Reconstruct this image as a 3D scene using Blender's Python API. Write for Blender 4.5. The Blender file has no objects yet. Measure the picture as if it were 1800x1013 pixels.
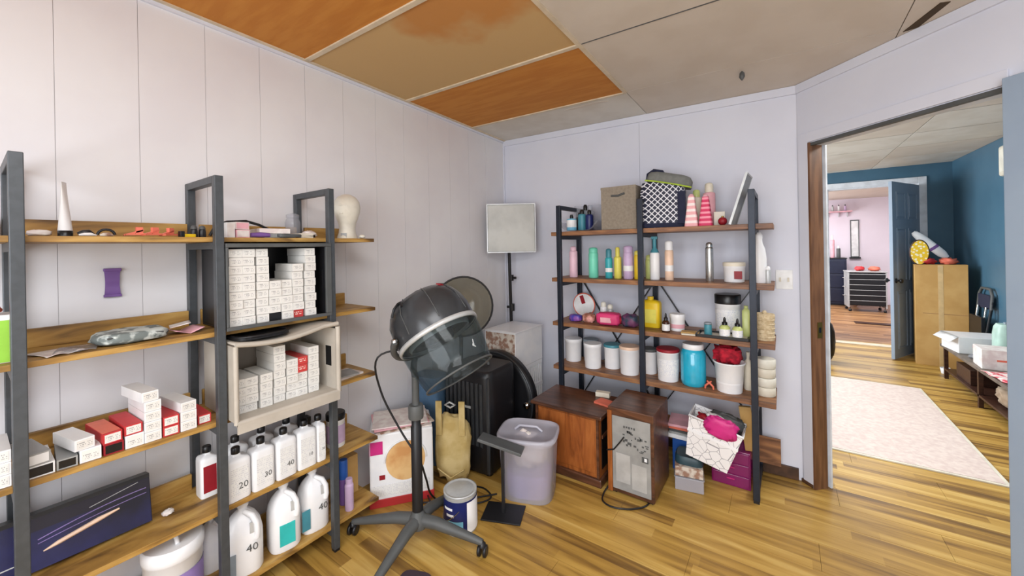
import bpy, bmesh, math, random
from mathutils import Matrix, Vector, Euler, noise
rnd = random.Random(7)
PI = math.pi
SC = bpy.context.scene
COL = SC.collection

# ------------------------------------------------------------------ camera, world, lights, exposure
cam_d = bpy.data.cameras.new('camera')
cam = bpy.data.objects.new('camera', cam_d); COL.objects.link(cam)
SC.camera = cam
cam_d.sensor_fit = 'HORIZONTAL'; cam_d.sensor_width = 36.0
cam_d.lens = 36.0 * 681.2 / 1800.0
cam_d.shift_y = -72.0 / 1800.0
cam_d.clip_start = 0.02
YAW, ROLL = math.radians(35.1), math.radians(-1.06)
_w = Vector((-math.sin(YAW), math.cos(YAW), 0)); _r = Vector((math.cos(YAW), math.sin(YAW), 0)); _u = Vector((0, 0, 1))
_R = math.cos(ROLL) * _r + math.sin(ROLL) * _u
_U = -math.sin(ROLL) * _r + math.cos(ROLL) * _u
_m = Matrix((_R, _U, -_w)).transposed().to_4x4()
_m.translation = Vector((0, 0, 1.41))
cam.matrix_world = _m

wd = bpy.data.worlds.new('world'); SC.world = wd; wd.use_nodes = True
wd.node_tree.nodes['Background'].inputs[0].default_value = (0.75, 0.85, 1.0, 1)
wd.node_tree.nodes['Background'].inputs[1].default_value = 1.0

def area(name, loc, rot, sx, sy, power, color):
    d = bpy.data.lights.new(name, 'AREA'); d.shape = 'RECTANGLE'; d.size = sx; d.size_y = sy
    d.energy = power; d.color = color
    o = bpy.data.objects.new(name, d); COL.objects.link(o); o.location = loc; o.rotation_euler = rot
    return o
area('room_ceiling_lamp', (0.25, -0.15, 2.33), (0, 0, 0), 1.3, 1.3, 42, (0.97, 0.98, 1.0))
area('window_daylight', (-0.1, -1.45, 1.35), (math.radians(90), 0, 0), 2.2, 1.5, 58, (0.92, 0.96, 1.0))
area('hall_ceiling_lamp', (0.95, 3.15, 2.31), (0, 0, 0), 0.5, 0.5, 26, (1.0, 0.97, 0.92))
area('hall_side_fill', (-0.45, 5.3, 2.31), (0, 0, 0), 0.7, 2.2, 30, (0.98, 0.98, 1.0))  # fill light added out of view to brighten the back of the hall
area('hall_left_fill', (-2.02, 5.2, 1.45), (0, math.radians(-90), 0), 1.3, 2.2, 110, (0.93, 0.97, 1.0))  # added fill for the hall door and right wall, no window built here
area('far_room_lamp', (0.8, 9.0, 2.3), (0, 0, 0), 1.6, 1.6, 85, (0.97, 0.98, 1.0))
area('far_room_window', (-0.9, 10.0, 1.5), (0, math.radians(-90), 0), 1.2, 1.8, 50, (0.95, 0.97, 1.0))

SC.view_settings.view_transform = 'Standard'
SC.view_settings.look = 'None'
SC.view_settings.exposure = 0.2
SC.view_settings.gamma = 1.0
SC.view_settings.use_curve_mapping = False

# ------------------------------------------------------------------ materials
def lin(c):
    out = []
    for v in c[:3]:
        v = v / 255.0
        out.append(v / 12.92 if v <= 0.04045 else ((v + 0.055) / 1.055) ** 2.4)
    return (out[0], out[1], out[2], 1.0)
MATS = {}
def mat(name, rgb, rough=0.5, metal=0.0, noise_=None, bump=0.0, trans=0.0, alpha=1.0, ior=1.45, coat=0.0, second=None, scale=12, stretch=(1, 1, 1), sheen=0.0, lo=0.4, hi=0.6):
    """noise between rgb and 'second'"""
    if name in MATS: return MATS[name]
    m = bpy.data.materials.new(name); m.use_nodes = True
    nt = m.node_tree; b = nt.nodes['Principled BSDF']
    b.inputs['Base Color'].default_value = lin(rgb)
    b.inputs['Roughness'].default_value = rough; b.inputs['Metallic'].default_value = metal
    b.inputs['Transmission Weight'].default_value = trans; b.inputs['Alpha'].default_value = alpha
    b.inputs['IOR'].default_value = ior; b.inputs['Coat Weight'].default_value = coat
    tc = nt.nodes.new('ShaderNodeTexCoord'); mp = nt.nodes.new('ShaderNodeMapping')
    mp.inputs['Scale'].default_value = stretch
    nt.links.new(tc.outputs['Object'], mp.inputs['Vector'])
    nz = nt.nodes.new('ShaderNodeTexNoise'); nz.inputs['Scale'].default_value = scale; nz.inputs['Detail'].default_value = 5
    nt.links.new(mp.outputs['Vector'], nz.inputs['Vector'])
    if second is None:
        k = 0.93
        second = tuple(v * k for v in rgb)
    rp = nt.nodes.new('ShaderNodeValToRGB')
    rp.color_ramp.elements[0].position = lo; rp.color_ramp.elements[1].position = hi
    rp.color_ramp.elements[0].color = lin(rgb); rp.color_ramp.elements[1].color = lin(second)
    nt.links.new(nz.outputs['Fac'], rp.inputs['Fac']); nt.links.new(rp.outputs['Color'], b.inputs['Base Color'])
    if bump:
        bp = nt.nodes.new('ShaderNodeBump'); bp.inputs['Strength'].default_value = bump; bp.inputs['Distance'].default_value = 0.004
        nt.links.new(nz.outputs['Fac'], bp.inputs['Height']); nt.links.new(bp.outputs['Normal'], b.inputs['Normal'])
    MATS[name] = m
    return m
def _math(nt, op, a=None, b=None, c=None):
    n = nt.nodes.new('ShaderNodeMath'); n.operation = op
    for i, v in enumerate((a, b, c)):
        if v is None: continue
        if isinstance(v, (int, float)): n.inputs[i].default_value = v
        else: nt.links.new(v, n.inputs[i])
    return n.outputs[0]
def mixc(nt, fac, a, b):
    n = nt.nodes.new('ShaderNodeMix'); n.data_type = 'RGBA'
    if isinstance(fac, (int, float)): n.inputs[0].default_value = fac
    else: nt.links.new(fac, n.inputs[0])
    for i, v in ((6, a), (7, b)):
        if isinstance(v, tuple): n.inputs[i].default_value = v
        else: nt.links.new(v, n.inputs[i])
    return n.outputs[2]

def floor_mat(name, cols, rough=0.42):
    """strip-laminate: strips along X, each about 6 cm wide and 0.4-0.7 m long"""
    m = bpy.data.materials.new(name); m.use_nodes = True; nt = m.node_tree; b = nt.nodes['Principled BSDF']
    g = nt.nodes.new('ShaderNodeNewGeometry'); sp = nt.nodes.new('ShaderNodeSeparateXYZ')
    nt.links.new(g.outputs['Position'], sp.inputs[0])
    row = _math(nt, 'FLOOR', _math(nt, 'DIVIDE', sp.outputs[1], 0.0633))
    wn = nt.nodes.new('ShaderNodeTexWhiteNoise'); wn.noise_dimensions = '1D'; nt.links.new(row, wn.inputs['W'])
    seg = _math(nt, 'FLOOR', _math(nt, 'ADD', _math(nt, 'DIVIDE', sp.outputs[0], 0.95), _math(nt, 'MULTIPLY', wn.outputs['Value'], 7.0)))
    cb = nt.nodes.new('ShaderNodeCombineXYZ'); nt.links.new(row, cb.inputs[0]); nt.links.new(seg, cb.inputs[1])
    w2 = nt.nodes.new('ShaderNodeTexWhiteNoise'); w2.noise_dimensions = '2D'; nt.links.new(cb.outputs[0], w2.inputs['Vector'])
    mp = nt.nodes.new('ShaderNodeMapping'); mp.inputs['Scale'].default_value = (0.8, 11, 1)
    nt.links.new(g.outputs['Position'], mp.inputs['Vector'])
    nz = nt.nodes.new('ShaderNodeTexNoise'); nz.inputs['Scale'].default_value = 2.2; nz.inputs['Detail'].default_value = 6; nz.inputs['Distortion'].default_value = 0.5
    nt.links.new(mp.outputs[0], nz.inputs['Vector'])
    f = _math(nt, 'ADD', _math(nt, 'MULTIPLY', w2.outputs['Value'], 0.46), _math(nt, 'MULTIPLY', nz.outputs['Fac'], 1.1))
    f = _math(nt, 'SUBTRACT', f, 0.25)
    rp = nt.nodes.new('ShaderNodeValToRGB'); e = rp.color_ramp.elements
    e[0].position = 0.12; e[0].color = lin(cols[0]); e[1].position = 0.9; e[1].color = lin(cols[-1])
    for i, c in enumerate(cols[1:-1]):
        x = e.new(0.12 + 0.78 * (i + 1) / (len(cols) - 1)); x.color = lin(c)
    nt.links.new(f, rp.inputs['Fac'])
    nt.links.new(rp.outputs['Color'], b.inputs['Base Color']); b.inputs['Roughness'].default_value = rough
    return m
def wood_mat(name, c1, c2, c3, axis='Y', scale=3.0, rough=0.5, squeeze=9):
    m = bpy.data.materials.new(name); m.use_nodes = True; nt = m.node_tree; b = nt.nodes['Principled BSDF']
    tc = nt.nodes.new('ShaderNodeTexCoord'); mp = nt.nodes.new('ShaderNodeMapping')
    s = [squeeze, squeeze, squeeze]; s['XYZ'.index(axis)] = 1.3
    mp.inputs['Scale'].default_value = s
    nt.links.new(tc.outputs['Object'], mp.inputs['Vector'])
    nz = nt.nodes.new('ShaderNodeTexNoise'); nz.inputs['Scale'].default_value = scale; nz.inputs['Detail'].default_value = 6; nz.inputs['Distortion'].default_value = 1.2
    nt.links.new(mp.outputs[0], nz.inputs['Vector'])
    rp = nt.nodes.new('ShaderNodeValToRGB'); e = rp.color_ramp.elements
    e[0].position = 0.3; e[0].color = lin(c1); e[1].position = 0.72; e[1].color = lin(c3)
    x = e.new(0.5); x.color = lin(c2)
    nt.links.new(nz.outputs['Fac'], rp.inputs['Fac']); nt.links.new(rp.outputs['Color'], b.inputs['Base Color'])
    b.inputs['Roughness'].default_value = rough
    bp = nt.nodes.new('ShaderNodeBump'); bp.inputs['Strength'].default_value = 0.15; bp.inputs['Distance'].default_value = 0.002
    nt.links.new(nz.outputs['Fac'], bp.inputs['Height']); nt.links.new(bp.outputs['Normal'], b.inputs['Normal'])
    return m
def print_mat(name, base, ink, axis='Y', row=0.008, dens=0.5, zone=None):
    """white carton with rows of small unreadable print; rows along local Z, letters along 'axis'"""
    m = bpy.data.materials.new(name); m.use_nodes = True; nt = m.node_tree; b = nt.nodes['Principled BSDF']
    tc = nt.nodes.new('ShaderNodeTexCoord'); sp = nt.nodes.new('ShaderNodeSeparateXYZ'); nt.links.new(tc.outputs['Object'], sp.inputs[0])
    a = sp.outputs['XYZ'.index(axis)]
    zr = _math(nt, 'FLOOR', _math(nt, 'DIVIDE', sp.outputs[2], row))
    line = _math(nt, 'GREATER_THAN', _math(nt, 'FRACT', _math(nt, 'DIVIDE', sp.outputs[2], row)), 0.5)
    cb = nt.nodes.new('ShaderNodeCombineXYZ'); nt.links.new(zr, cb.inputs[0]); nt.links.new(_math(nt, 'FLOOR', _math(nt, 'DIVIDE', a, row * 0.35)), cb.inputs[1])
    wn = nt.nodes.new('ShaderNodeTexWhiteNoise'); wn.noise_dimensions = '2D'; nt.links.new(cb.outputs[0], wn.inputs['Vector'])
    let = _math(nt, 'MULTIPLY', line, _math(nt, 'LESS_THAN', wn.outputs['Value'], dens))
    if zone:
        let = _math(nt, 'MULTIPLY', let, _math(nt, 'LESS_THAN', _math(nt, 'ABSOLUTE', a), zone[0]))
        let = _math(nt, 'MULTIPLY', let, _math(nt, 'GREATER_THAN', sp.outputs[2], zone[1]))
        let = _math(nt, 'MULTIPLY', let, _math(nt, 'LESS_THAN', sp.outputs[2], zone[2]))
    nt.links.new(mixc(nt, let, lin(base), lin(ink)), b.inputs['Base Color']); b.inputs['Roughness'].default_value = 0.55
    return m
def checker_mat(name, c1, c2, kind='lattice', s=0.03):
    m = bpy.data.materials.new(name); m.use_nodes = True; nt = m.node_tree; b = nt.nodes['Principled BSDF']
    tc = nt.nodes.new('ShaderNodeTexCoord'); sp = nt.nodes.new('ShaderNodeSeparateXYZ'); nt.links.new(tc.outputs['Object'], sp.inputs[0])
    if kind == 'lattice':
        xx = _math(nt, 'ADD', sp.outputs[0], sp.outputs[1])
        u = _math(nt, 'ADD', xx, sp.outputs[2]); v = _math(nt, 'SUBTRACT', xx, sp.outputs[2])
        def ln(q):
            return _math(nt, 'LESS_THAN', _math(nt, 'ABSOLUTE', _math(nt, 'SUBTRACT', _math(nt, 'FRACT', _math(nt, 'DIVIDE', q, s)), 0.5)), 0.105)
        f = _math(nt, 'MAXIMUM', ln(u), ln(v))
    elif kind == 'stripe':
        f = _math(nt, 'GREATER_THAN', _math(nt, 'FRACT', _math(nt, 'DIVIDE', sp.outputs[2], s)), 0.55)
    elif kind == 'crack':
        vo = nt.nodes.new('ShaderNodeTexVoronoi'); vo.feature = 'DISTANCE_TO_EDGE'; vo.inputs['Scale'].default_value = 1.0 / s
        nt.links.new(tc.outputs['Object'], vo.inputs['Vector'])
        f = _math(nt, 'LESS_THAN', vo.outputs['Distance'], 0.022)
    elif kind == 'spots':
        vo = nt.nodes.new('ShaderNodeTexVoronoi'); vo.inputs['Scale'].default_value = 1.0 / s
        nt.links.new(tc.outputs['Object'], vo.inputs['Vector'])
        f = _math(nt, 'LESS_THAN', vo.outputs['Distance'], 0.36)
    nt.links.new(mixc(nt, f, lin(c1), lin(c2)), b.inputs['Base Color']); b.inputs['Roughness'].default_value = 0.6
    return m
def glass_mat(name, rgb, rough=0.05, mixf=0.5, tint=(238, 240, 240)):
    """tinted thin plastic: transparent mixed with glossy principled"""
    m = bpy.data.materials.new(name); m.use_nodes = True; nt = m.node_tree; b = nt.nodes['Principled BSDF']
    b.inputs['Base Color'].default_value = lin(rgb); b.inputs['Roughness'].default_value = rough; b.inputs['Specular IOR Level'].default_value = 0.8
    t = nt.nodes.new('ShaderNodeBsdfTransparent'); t.inputs[0].default_value = lin(tint)
    mx = nt.nodes.new('ShaderNodeMixShader'); mx.inputs[0].default_value = mixf
    nt.links.new(t.outputs[0], mx.inputs[1]); nt.links.new(b.outputs[0], mx.inputs[2])
    nt.links.new(mx.outputs[0], nt.nodes['Material Output'].inputs[0])
    return m
W = lambda: MATS['white_plastic']
mat('white_plastic', (236, 236, 236), 0.35, second=(230, 230, 232))
mat('cream_plastic', (226, 218, 200), 0.45)
mat('ivory', (232, 228, 214), 0.5)
mat('black_plastic', (26, 26, 29), 0.38)
mat('black_cap', (22, 22, 24), 0.3)
mat('steel_black', (78, 82, 86), 0.42, 0.3, scale=40)
mat('steel_navy', (38, 44, 56), 0.42, 0.3, scale=40)
mat('chrome', (200, 200, 198), 0.18, 1.0)
mat('silver_plastic', (196, 198, 198), 0.35, 0.25)
mat('brass', (150, 120, 60), 0.35, 0.9)
mat('wall_paint', (224, 223, 225), 0.7, second=(220, 218, 221), scale=3, bump=0.05)
mat('wall_paint_cool', (216, 218, 229), 0.7, second=(212, 214, 226), scale=3, bump=0.05)
mat('wall_groove', (206, 203, 205), 0.8)
mat('pink_wall', (232, 222, 232), 0.7, second=(229, 219, 229), scale=3)
mat('teal_paint', (72, 108, 130), 0.4, second=(68, 103, 125), scale=4)
mat('door_grey', (150, 166, 184), 0.45, second=(146, 162, 181), scale=5)
mat('casing_white', (224, 228, 234), 0.5)
mat('tile_beige', (208, 198, 186), 0.85, second=(203, 192, 179), scale=5, bump=0.1)
mat('tile_white', (216, 211, 202), 0.85, second=(206, 199, 188), scale=4, bump=0.1)
mat('tile_orange', (196, 130, 52), 0.75, second=(186, 118, 42), stretch=(1, 6, 1), scale=4, bump=0.08)
mat('tile_tan', (188, 130, 68), 0.8, second=(194, 160, 110), scale=1.1, lo=0.46, hi=0.53, bump=0.08)
mat('batten', (214, 198, 172), 0.6)
mat('slab_dark', (70, 52, 30), 0.8)
mat('baseboard_brown', (84, 58, 42), 0.5, second=(60, 42, 32), scale=14)
mat('jamb_brown', (128, 90, 62), 0.45, second=(100, 68, 46), scale=6, stretch=(6, 6, 0.6))
mat('kraft', (196, 158, 98), 0.75, second=(184, 144, 84), scale=5)
mat('fabric_taupe', (148, 138, 124), 0.9, second=(138, 128, 114), scale=60, bump=0.3)
mat('navy_cloth', (34, 38, 62), 0.85, scale=30)
mat('grey_cloth', (120, 122, 118), 0.9, scale=40, bump=0.3)
mat('lime', (168, 196, 62), 0.6)
mat('rug_pile', (218, 202, 192), 0.95, second=(204, 184, 176), scale=34, bump=0.6, lo=0.35, hi=0.65)
mat('grey_panel', (168, 170, 170), 0.4, 0.25, second=(152, 154, 154), scale=10)
mat('tan_cloth', (206, 184, 130), 0.85, second=(186, 160, 100), scale=10, bump=0.4)
mat('beige_bin', (188, 180, 168), 0.6, second=(176, 168, 156), scale=8)
mat('dryer_black', (58, 60, 63), 0.24, 0.1)
mat('red', (196, 52, 56), 0.5); mat('red_dark', (150, 24, 38), 0.5)
mat('magenta', (206, 44, 128), 0.45); mat('hotpink', (220, 62, 120), 0.55); mat('pink', (236, 178, 188), 0.5)
mat('lilac', (206, 180, 214), 0.4); mat('purple', (118, 84, 150), 0.5); mat('violet_label', (150, 128, 190), 0.5)
mat('mint', (120, 220, 190), 0.35); mat('teal', (60, 170, 180), 0.35); mat('yellow', (226, 216, 96), 0.4); mat('yellow_deep', (232, 196, 30), 0.4)
mat('peach', (240, 206, 180), 0.4); mat('skyblue', (120, 190, 220), 0.4); mat('cyan', (36, 178, 214), 0.25)
mat('blue', (40, 90, 170), 0.4); mat('navy', (24, 34, 92), 0.35); mat('amber', (64, 34, 22), 0.15)
mat('dark_wood', (72, 44, 32), 0.4, second=(54, 32, 24), scale=6, stretch=(1, 8, 8))
mat('gray_dark', (84, 86, 86), 0.5); mat('gray_mid', (136, 138, 140), 0.5); mat('salmon', (226, 116, 92), 0.5); mat('green', (150, 206, 70), 0.5)
mat('white_pure', (240, 240, 240), 0.4); mat('paper', (232, 226, 220), 0.7, second=(214, 200, 196), scale=20)
mat('brownprint', (150, 116, 98), 0.7, second=(206, 196, 184), scale=32, lo=0.42, hi=0.58)
mat('greenish', (196, 206, 130), 0.3); mat('woven', (214, 196, 162), 0.8, second=(190, 168, 132), scale=60, bump=0.8)
mat('redfluff', (190, 24, 48), 0.8, second=(140, 10, 34), scale=40, bump=0.8)
mat('dust_floor', (150, 130, 100), 0.6)
mat('cardboard_back', (170, 130, 84), 0.8)
M = MATS
M['floor'] = floor_mat('floor_laminate', [(84, 58, 28), (130, 96, 44), (168, 130, 60), (186, 148, 74), (202, 168, 96)])
M['floor_far'] = floor_mat('floor_far_room', [(96, 64, 40), (128, 90, 58), (160, 118, 78), (176, 134, 92)], 0.4)
M['rustic'] = wood_mat('rustic_wood', (94, 66, 30), (164, 124, 60), (198, 162, 92), 'Y', 2.8, squeeze=5)
M['rustic_shaded'] = wood_mat('rustic_wood_shaded', (84, 54, 38), (134, 92, 62), (172, 122, 78), 'X', 2.6, squeeze=8)  # same wood as the left rack, dimmer lighting put into the colours
M['cabinet_wood'] = wood_mat('cabinet_wood', (112, 60, 26), (150, 84, 38), (170, 102, 50), 'Z', 3, 0.35)
M['cabinet_dark'] = wood_mat('cabinet_dark_wood', (58, 36, 26), (86, 54, 38), (112, 72, 50), 'X', 3, 0.3)
M['carton'] = print_mat('carton_print', (224, 222, 217), (160, 158, 158), 'Y', 0.0058, 0.5, (0.0165, 0.010, 0.026))
M['carton_red'] = print_mat('carton_red_print', (196, 62, 60), (236, 210, 200), 'Y', 0.008, 0.6, (0.014, 0.008, 0.026))
M['label_print'] = print_mat('label_print', (234, 234, 232), (214, 214, 218), 'Y', 0.008, 0.5)
M['label_x'] = print_mat('tub_print', (236, 236, 236), (212, 215, 224), 'X', 0.009, 0.5)
M['lattice'] = checker_mat('navy_lattice', (28, 32, 56), (226, 226, 232), 'lattice', 0.036)
M['pinkstripe'] = checker_mat('pink_stripe', (238, 176, 180), (246, 232, 230), 'stripe', 0.035)
M['hotstripe'] = checker_mat('hot_stripe', (210, 48, 96), (240, 150, 170), 'stripe', 0.028)
M['basket'] = checker_mat('basket_print', (232, 230, 230), (150, 148, 154), 'crack', 0.045)
M['spots'] = checker_mat('yellow_spots', (236, 196, 40), (246, 236, 200), 'spots', 0.03)
M['smoke'] = glass_mat('smoked_visor', (70, 76, 78), 0.06, 0.17, (234, 239, 240))
M['smoke_light'] = glass_mat('grey_visor', (120, 118, 108), 0.12, 0.32, (236, 234, 224))
M['clear'] = glass_mat('clear_plastic', (206, 208, 214), 0.12, 0.25, (246, 247, 250))
M['frost'] = glass_mat('frosted_plastic', (214, 212, 222), 0.25, 0.5, (240, 240, 246))
M['magenta_clear'] = glass_mat('magenta_plastic', (150, 20, 110), 0.15, 0.7, (236, 120, 200))
M['cyan_gel'] = mat('cyan_gel', (40, 176, 210), 0.12, coat=0.6)
M['mirror'] = mat('mirror', (220, 225, 228), 0.03, 1.0)

# ------------------------------------------------------------------ mesh builder
class MB:
    def __init__(s): s.v = []; s.f = []; s.m = []; s.T = Matrix(); s.sm = []
    def add(s, vs, fs, mi=0, smooth=False):
        o = len(s.v); s.v += [tuple(s.T @ Vector(p)) for p in vs]
        for f in fs: s.f.append([i + o for i in f]); s.m.append(mi); s.sm.append(smooth)
        return s
    def box(s, x0, x1, y0, y1, z0, z1, mi=0):
        if x0 > x1: x0, x1 = x1, x0
        if y0 > y1: y0, y1 = y1, y0
        vs = [(x, y, z) for z in (z0, z1) for y in (y0, y1) for x in (x0, x1)]
        return s.add(vs, [(0, 2, 3, 1), (4, 5, 7, 6), (0, 1, 5, 4), (2, 6, 7, 3), (0, 4, 6, 2), (1, 3, 7, 5)], mi)
    def lathe(s, prof, n=20, mi=0, smooth=True, sx=1.0, sy=1.0, cap=True):
        vs = []; fs = []
        for r, z in prof:
            for i in range(n):
                a = 2 * PI * i / n; vs.append((r * math.cos(a) * sx, r * math.sin(a) * sy, z))
        for k in range(len(prof) - 1):
            for i in range(n):
                j = (i + 1) % n; fs.append((k * n + i, k * n + j, (k + 1) * n + j, (k + 1) * n + i))
        s.add(vs, fs, mi, smooth)
        if cap:
            o = len(prof) - 1
            s.add([vs[i] for i in range(n)], [tuple(reversed(range(n)))], mi)
            s.add([vs[o * n + i] for i in range(n)], [tuple(range(n))], mi)
        return s
    def rbox(s, w, d, prof, mi=0, e=4.0, n=28, smooth=True):
        """rounded-rectangle section stack: prof = [(scale, z)], superellipse section w x d"""
        vs = []; fs = []
        for k_, z in prof:
            for i in range(n):
                a = 2 * PI * (i + 0.5) / n; c, q = math.cos(a), math.sin(a)
                r = (abs(c) ** e + abs(q) ** e) ** (-1.0 / e)
                vs.append((c * r * w / 2 * k_, q * r * d / 2 * k_, z))
        for k in range(len(prof) - 1):
            for i in range(n):
                j = (i + 1) % n; fs.append((k * n + i, k * n + j, (k + 1) * n + j, (k + 1) * n + i))
        s.add(vs, fs, mi, smooth)
        s.add(vs[:n], [tuple(reversed(range(n)))], mi); s.add(vs[-n:], [tuple(range(n))], mi)
        return s
    def tube(s, pts, r, n=8, mi=0, closed=False):
        pts = [Vector(p) for p in pts]; rr = r if isinstance(r, (list, tuple)) else [r] * len(pts)
        vs = []; fs = []; L = len(pts); prev = None
        for i, p in enumerate(pts):
            a = pts[(i - 1) % L] if (closed or i > 0) else p; b = pts[(i + 1) % L] if (closed or i < L - 1) else p
            t = (b - a).normalized()
            if prev is None: u = t.orthogonal().normalized()
            else: u = (prev - prev.dot(t) * t).normalized()
            prev = u; v = t.cross(u)
            for k in range(n):
                q = 2 * PI * k / n; vs.append(tuple(p + rr[i] * (math.cos(q) * u + math.sin(q) * v)))
        for i in range(L if closed else L - 1):
            j = (i + 1) % L
            for k in range(n):
                l = (k + 1) % n; fs.append((i * n + k, i * n + l, j * n + l, j * n + k))
        s.add(vs, fs, mi, True)
        if not closed: s.add(vs[:n], [tuple(reversed(range(n)))], mi); s.add(vs[-n:], [tuple(range(n))], mi)
        return s
    def bar(s, p0, p1, w, d, mi=0):
        p0 = Vector(p0); p1 = Vector(p1); t = (p1 - p0).normalized()
        u = t.cross(Vector((0, 0, 1)));
        if u.length < 1e-4: u = Vector((1, 0, 0))
        u.normalize(); v = t.cross(u)
        vs = []
        for p in (p0, p1):
            for a, b in ((-1, -1), (1, -1), (1, 1), (-1, 1)): vs.append(tuple(p + u * a * w / 2 + v * b * d / 2))
        return s.add(vs, [(0, 3, 2, 1), (4, 5, 6, 7), (0, 1, 5, 4), (1, 2, 6, 5), (2, 3, 7, 6), (3, 0, 4, 7)], mi)
    def prism(s, poly, z0, z1, mi=0, zf=None):
        n = len(poly); f = zf or (lambda x, y: 0)
        vs = [(x, y, z0 + f(x, y)) for x, y in poly] + [(x, y, z1 + f(x, y)) for x, y in poly]
        fs = [tuple(reversed(range(n))), tuple(range(n, 2 * n))] + [(i, (i + 1) % n, n + (i + 1) % n, n + i) for i in range(n)]
        return s.add(vs, fs, mi)
    def blob(s, sx, sy, sz, amp=0.15, freq=3.0, seed=0, mi=0, n=18, m=12, e=1.0, flat=True):
        vs = []; fs = []
        for j in range(m + 1):
            th = PI * j / m
            for i in range(n):
                a = 2 * PI * i / n
                d = Vector((math.sin(th) * math.cos(a), math.sin(th) * math.sin(a), math.cos(th)))
                q = Vector([math.copysign(abs(c) ** e, c) for c in d])
                k = 1 + amp * noise.noise(d * freq + Vector((seed * 3.7, seed, 0)))
                p = Vector((q.x * sx / 2 * k, q.y * sy / 2 * k, q.z * sz / 2 * k + sz / 2))
                if flat: p.z = max(0.0, p.z)
                vs.append(tuple(p))
        for j in range(m):
            for i in range(n):
                l = (i + 1) % n; fs.append((j * n + i, (j + 1) * n + i, (j + 1) * n + l, j * n + l))
        return s.add(vs, fs, mi, True)
    def sheet(s, f, nu=14, nv=14, th=0.002, mi=0):
        """f(u,v)->(x,y,z), thin slab"""
        vs = []; fs = []; N = (nu + 1) * (nv + 1)
        for k in (0, 1):
            for i in range(nu + 1):
                for j in range(nv + 1):
                    x, y, z = f(i / nu, j / nv); vs.append((x, y, z + k * th))
        g = lambda i, j, k: k * N + i * (nv + 1) + j
        for i in range(nu):
            for j in range(nv):
                fs.append((g(i, j, 1), g(i + 1, j, 1), g(i + 1, j + 1, 1), g(i, j + 1, 1)))
                fs.append((g(i, j, 0), g(i, j + 1, 0), g(i + 1, j + 1, 0), g(i + 1, j, 0)))
        for i in range(nu):
            fs.append((g(i, 0, 0), g(i + 1, 0, 0), g(i + 1, 0, 1), g(i, 0, 1))); fs.append((g(i + 1, nv, 0), g(i, nv, 0), g(i, nv, 1), g(i + 1, nv, 1)))
        for j in range(nv):
            fs.append((g(0, j + 1, 0), g(0, j, 0), g(0, j, 1), g(0, j + 1, 1))); fs.append((g(nu, j, 0), g(nu, j + 1, 0), g(nu, j + 1, 1), g(nu, j, 1)))
        return s.add(vs, fs, mi, True)
    def mesh(s, name, mats):
        me = bpy.data.meshes.new(name); me.from_pydata(s.v, [], s.f)
        for m in (mats if isinstance(mats, (list, tuple)) else [mats]): me.materials.append(MATS[m] if isinstance(m, str) else m)
        me.polygons.foreach_set('material_index', s.m); me.polygons.foreach_set('use_smooth', s.sm); me.update()
        return me
def smooth_path(pts, k=6):
    P = [Vector(p) for p in pts]; P = [2 * P[0] - P[1]] + P + [2 * P[-1] - P[-2]]; out = []
    for i in range(1, len(P) - 2):
        for j in range(k):
            t = j / k; a, b, c, d = P[i - 1:i + 3]
            out.append(0.5 * ((2 * b) + (c - a) * t + (2 * a - 5 * b + 4 * c - d) * t * t + (3 * b - a - 3 * c + d) * t ** 3))
    return out + [P[-2]]
def put(name, data, parent=None, loc=(0, 0, 0), rot=(0, 0, 0), bevel=0, label=None):
    o = bpy.data.objects.new(name, data); COL.objects.link(o)
    o.location = loc; o.rotation_euler = rot
    if parent: o.parent = parent
    if bevel:
        b = o.modifiers.new('bevel', 'BEVEL'); b.width = bevel; b.segments = 2; b.limit_method = 'ANGLE'
    if label: o['label'] = label
    return o
def part(name, mb, mats, parent, bevel=0, label=None, loc=(0, 0, 0), rot=(0, 0, 0)):
    return put(name, mb.mesh(name, mats), parent, loc, rot, bevel, label)
def tag(o, label, cat, group=None):
    o['label'] = label; o['category'] = cat
    if group: o['group'] = group
    return o
def thing(name, label, cat, loc=(0, 0, 0), rz=0, group=None, rot=None):
    o = bpy.data.objects.new(name, None); COL.objects.link(o); o.empty_display_size = 0.05
    o.location = loc; o.rotation_euler = rot or (0, 0, rz)
    return tag(o, label, cat, group)
def solo(name, mb, mats, label, cat, loc=(0, 0, 0), rz=0, group=None, bevel=0, rot=None):
    o = put(name, mb.mesh(name, mats), None, loc, rot or (0, 0, rz), bevel)
    return tag(o, label, cat, group)
def struct(name, mb, mats, loc=(0, 0, 0), rot=(0, 0, 0), parent=None, bevel=0):
    o = put(name, mb.mesh(name, mats), parent, loc, rot, bevel)
    if not parent: o['kind'] = 'structure'
    return o
_txt = {}
def text(s, size, material, parent, loc, rot, name='lettering', align='CENTER', depth=0.0006, label=None):
    k = (s, size, material)
    if k not in _txt:
        c = bpy.data.curves.new('text', 'FONT'); c.body = s; c.size = size; c.extrude = depth / 2; c.align_x = align; c.align_y = 'CENTER'; c.resolution_u = 2
        o = bpy.data.objects.new('text', c); COL.objects.link(o)
        bpy.context.view_layer.update()
        me = bpy.data.meshes.new_from_object(o.evaluated_get(bpy.context.evaluated_depsgraph_get()))
        bpy.data.objects.remove(o); me.materials.clear(); me.materials.append(MATS[material]); _txt[k] = me
    return put(name, _txt[k], parent, loc, rot, label=label)
FX = (PI / 2, 0, PI / 2)      # text facing +X
FY = (PI / 2, 0, 0)           # text facing -Y

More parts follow.
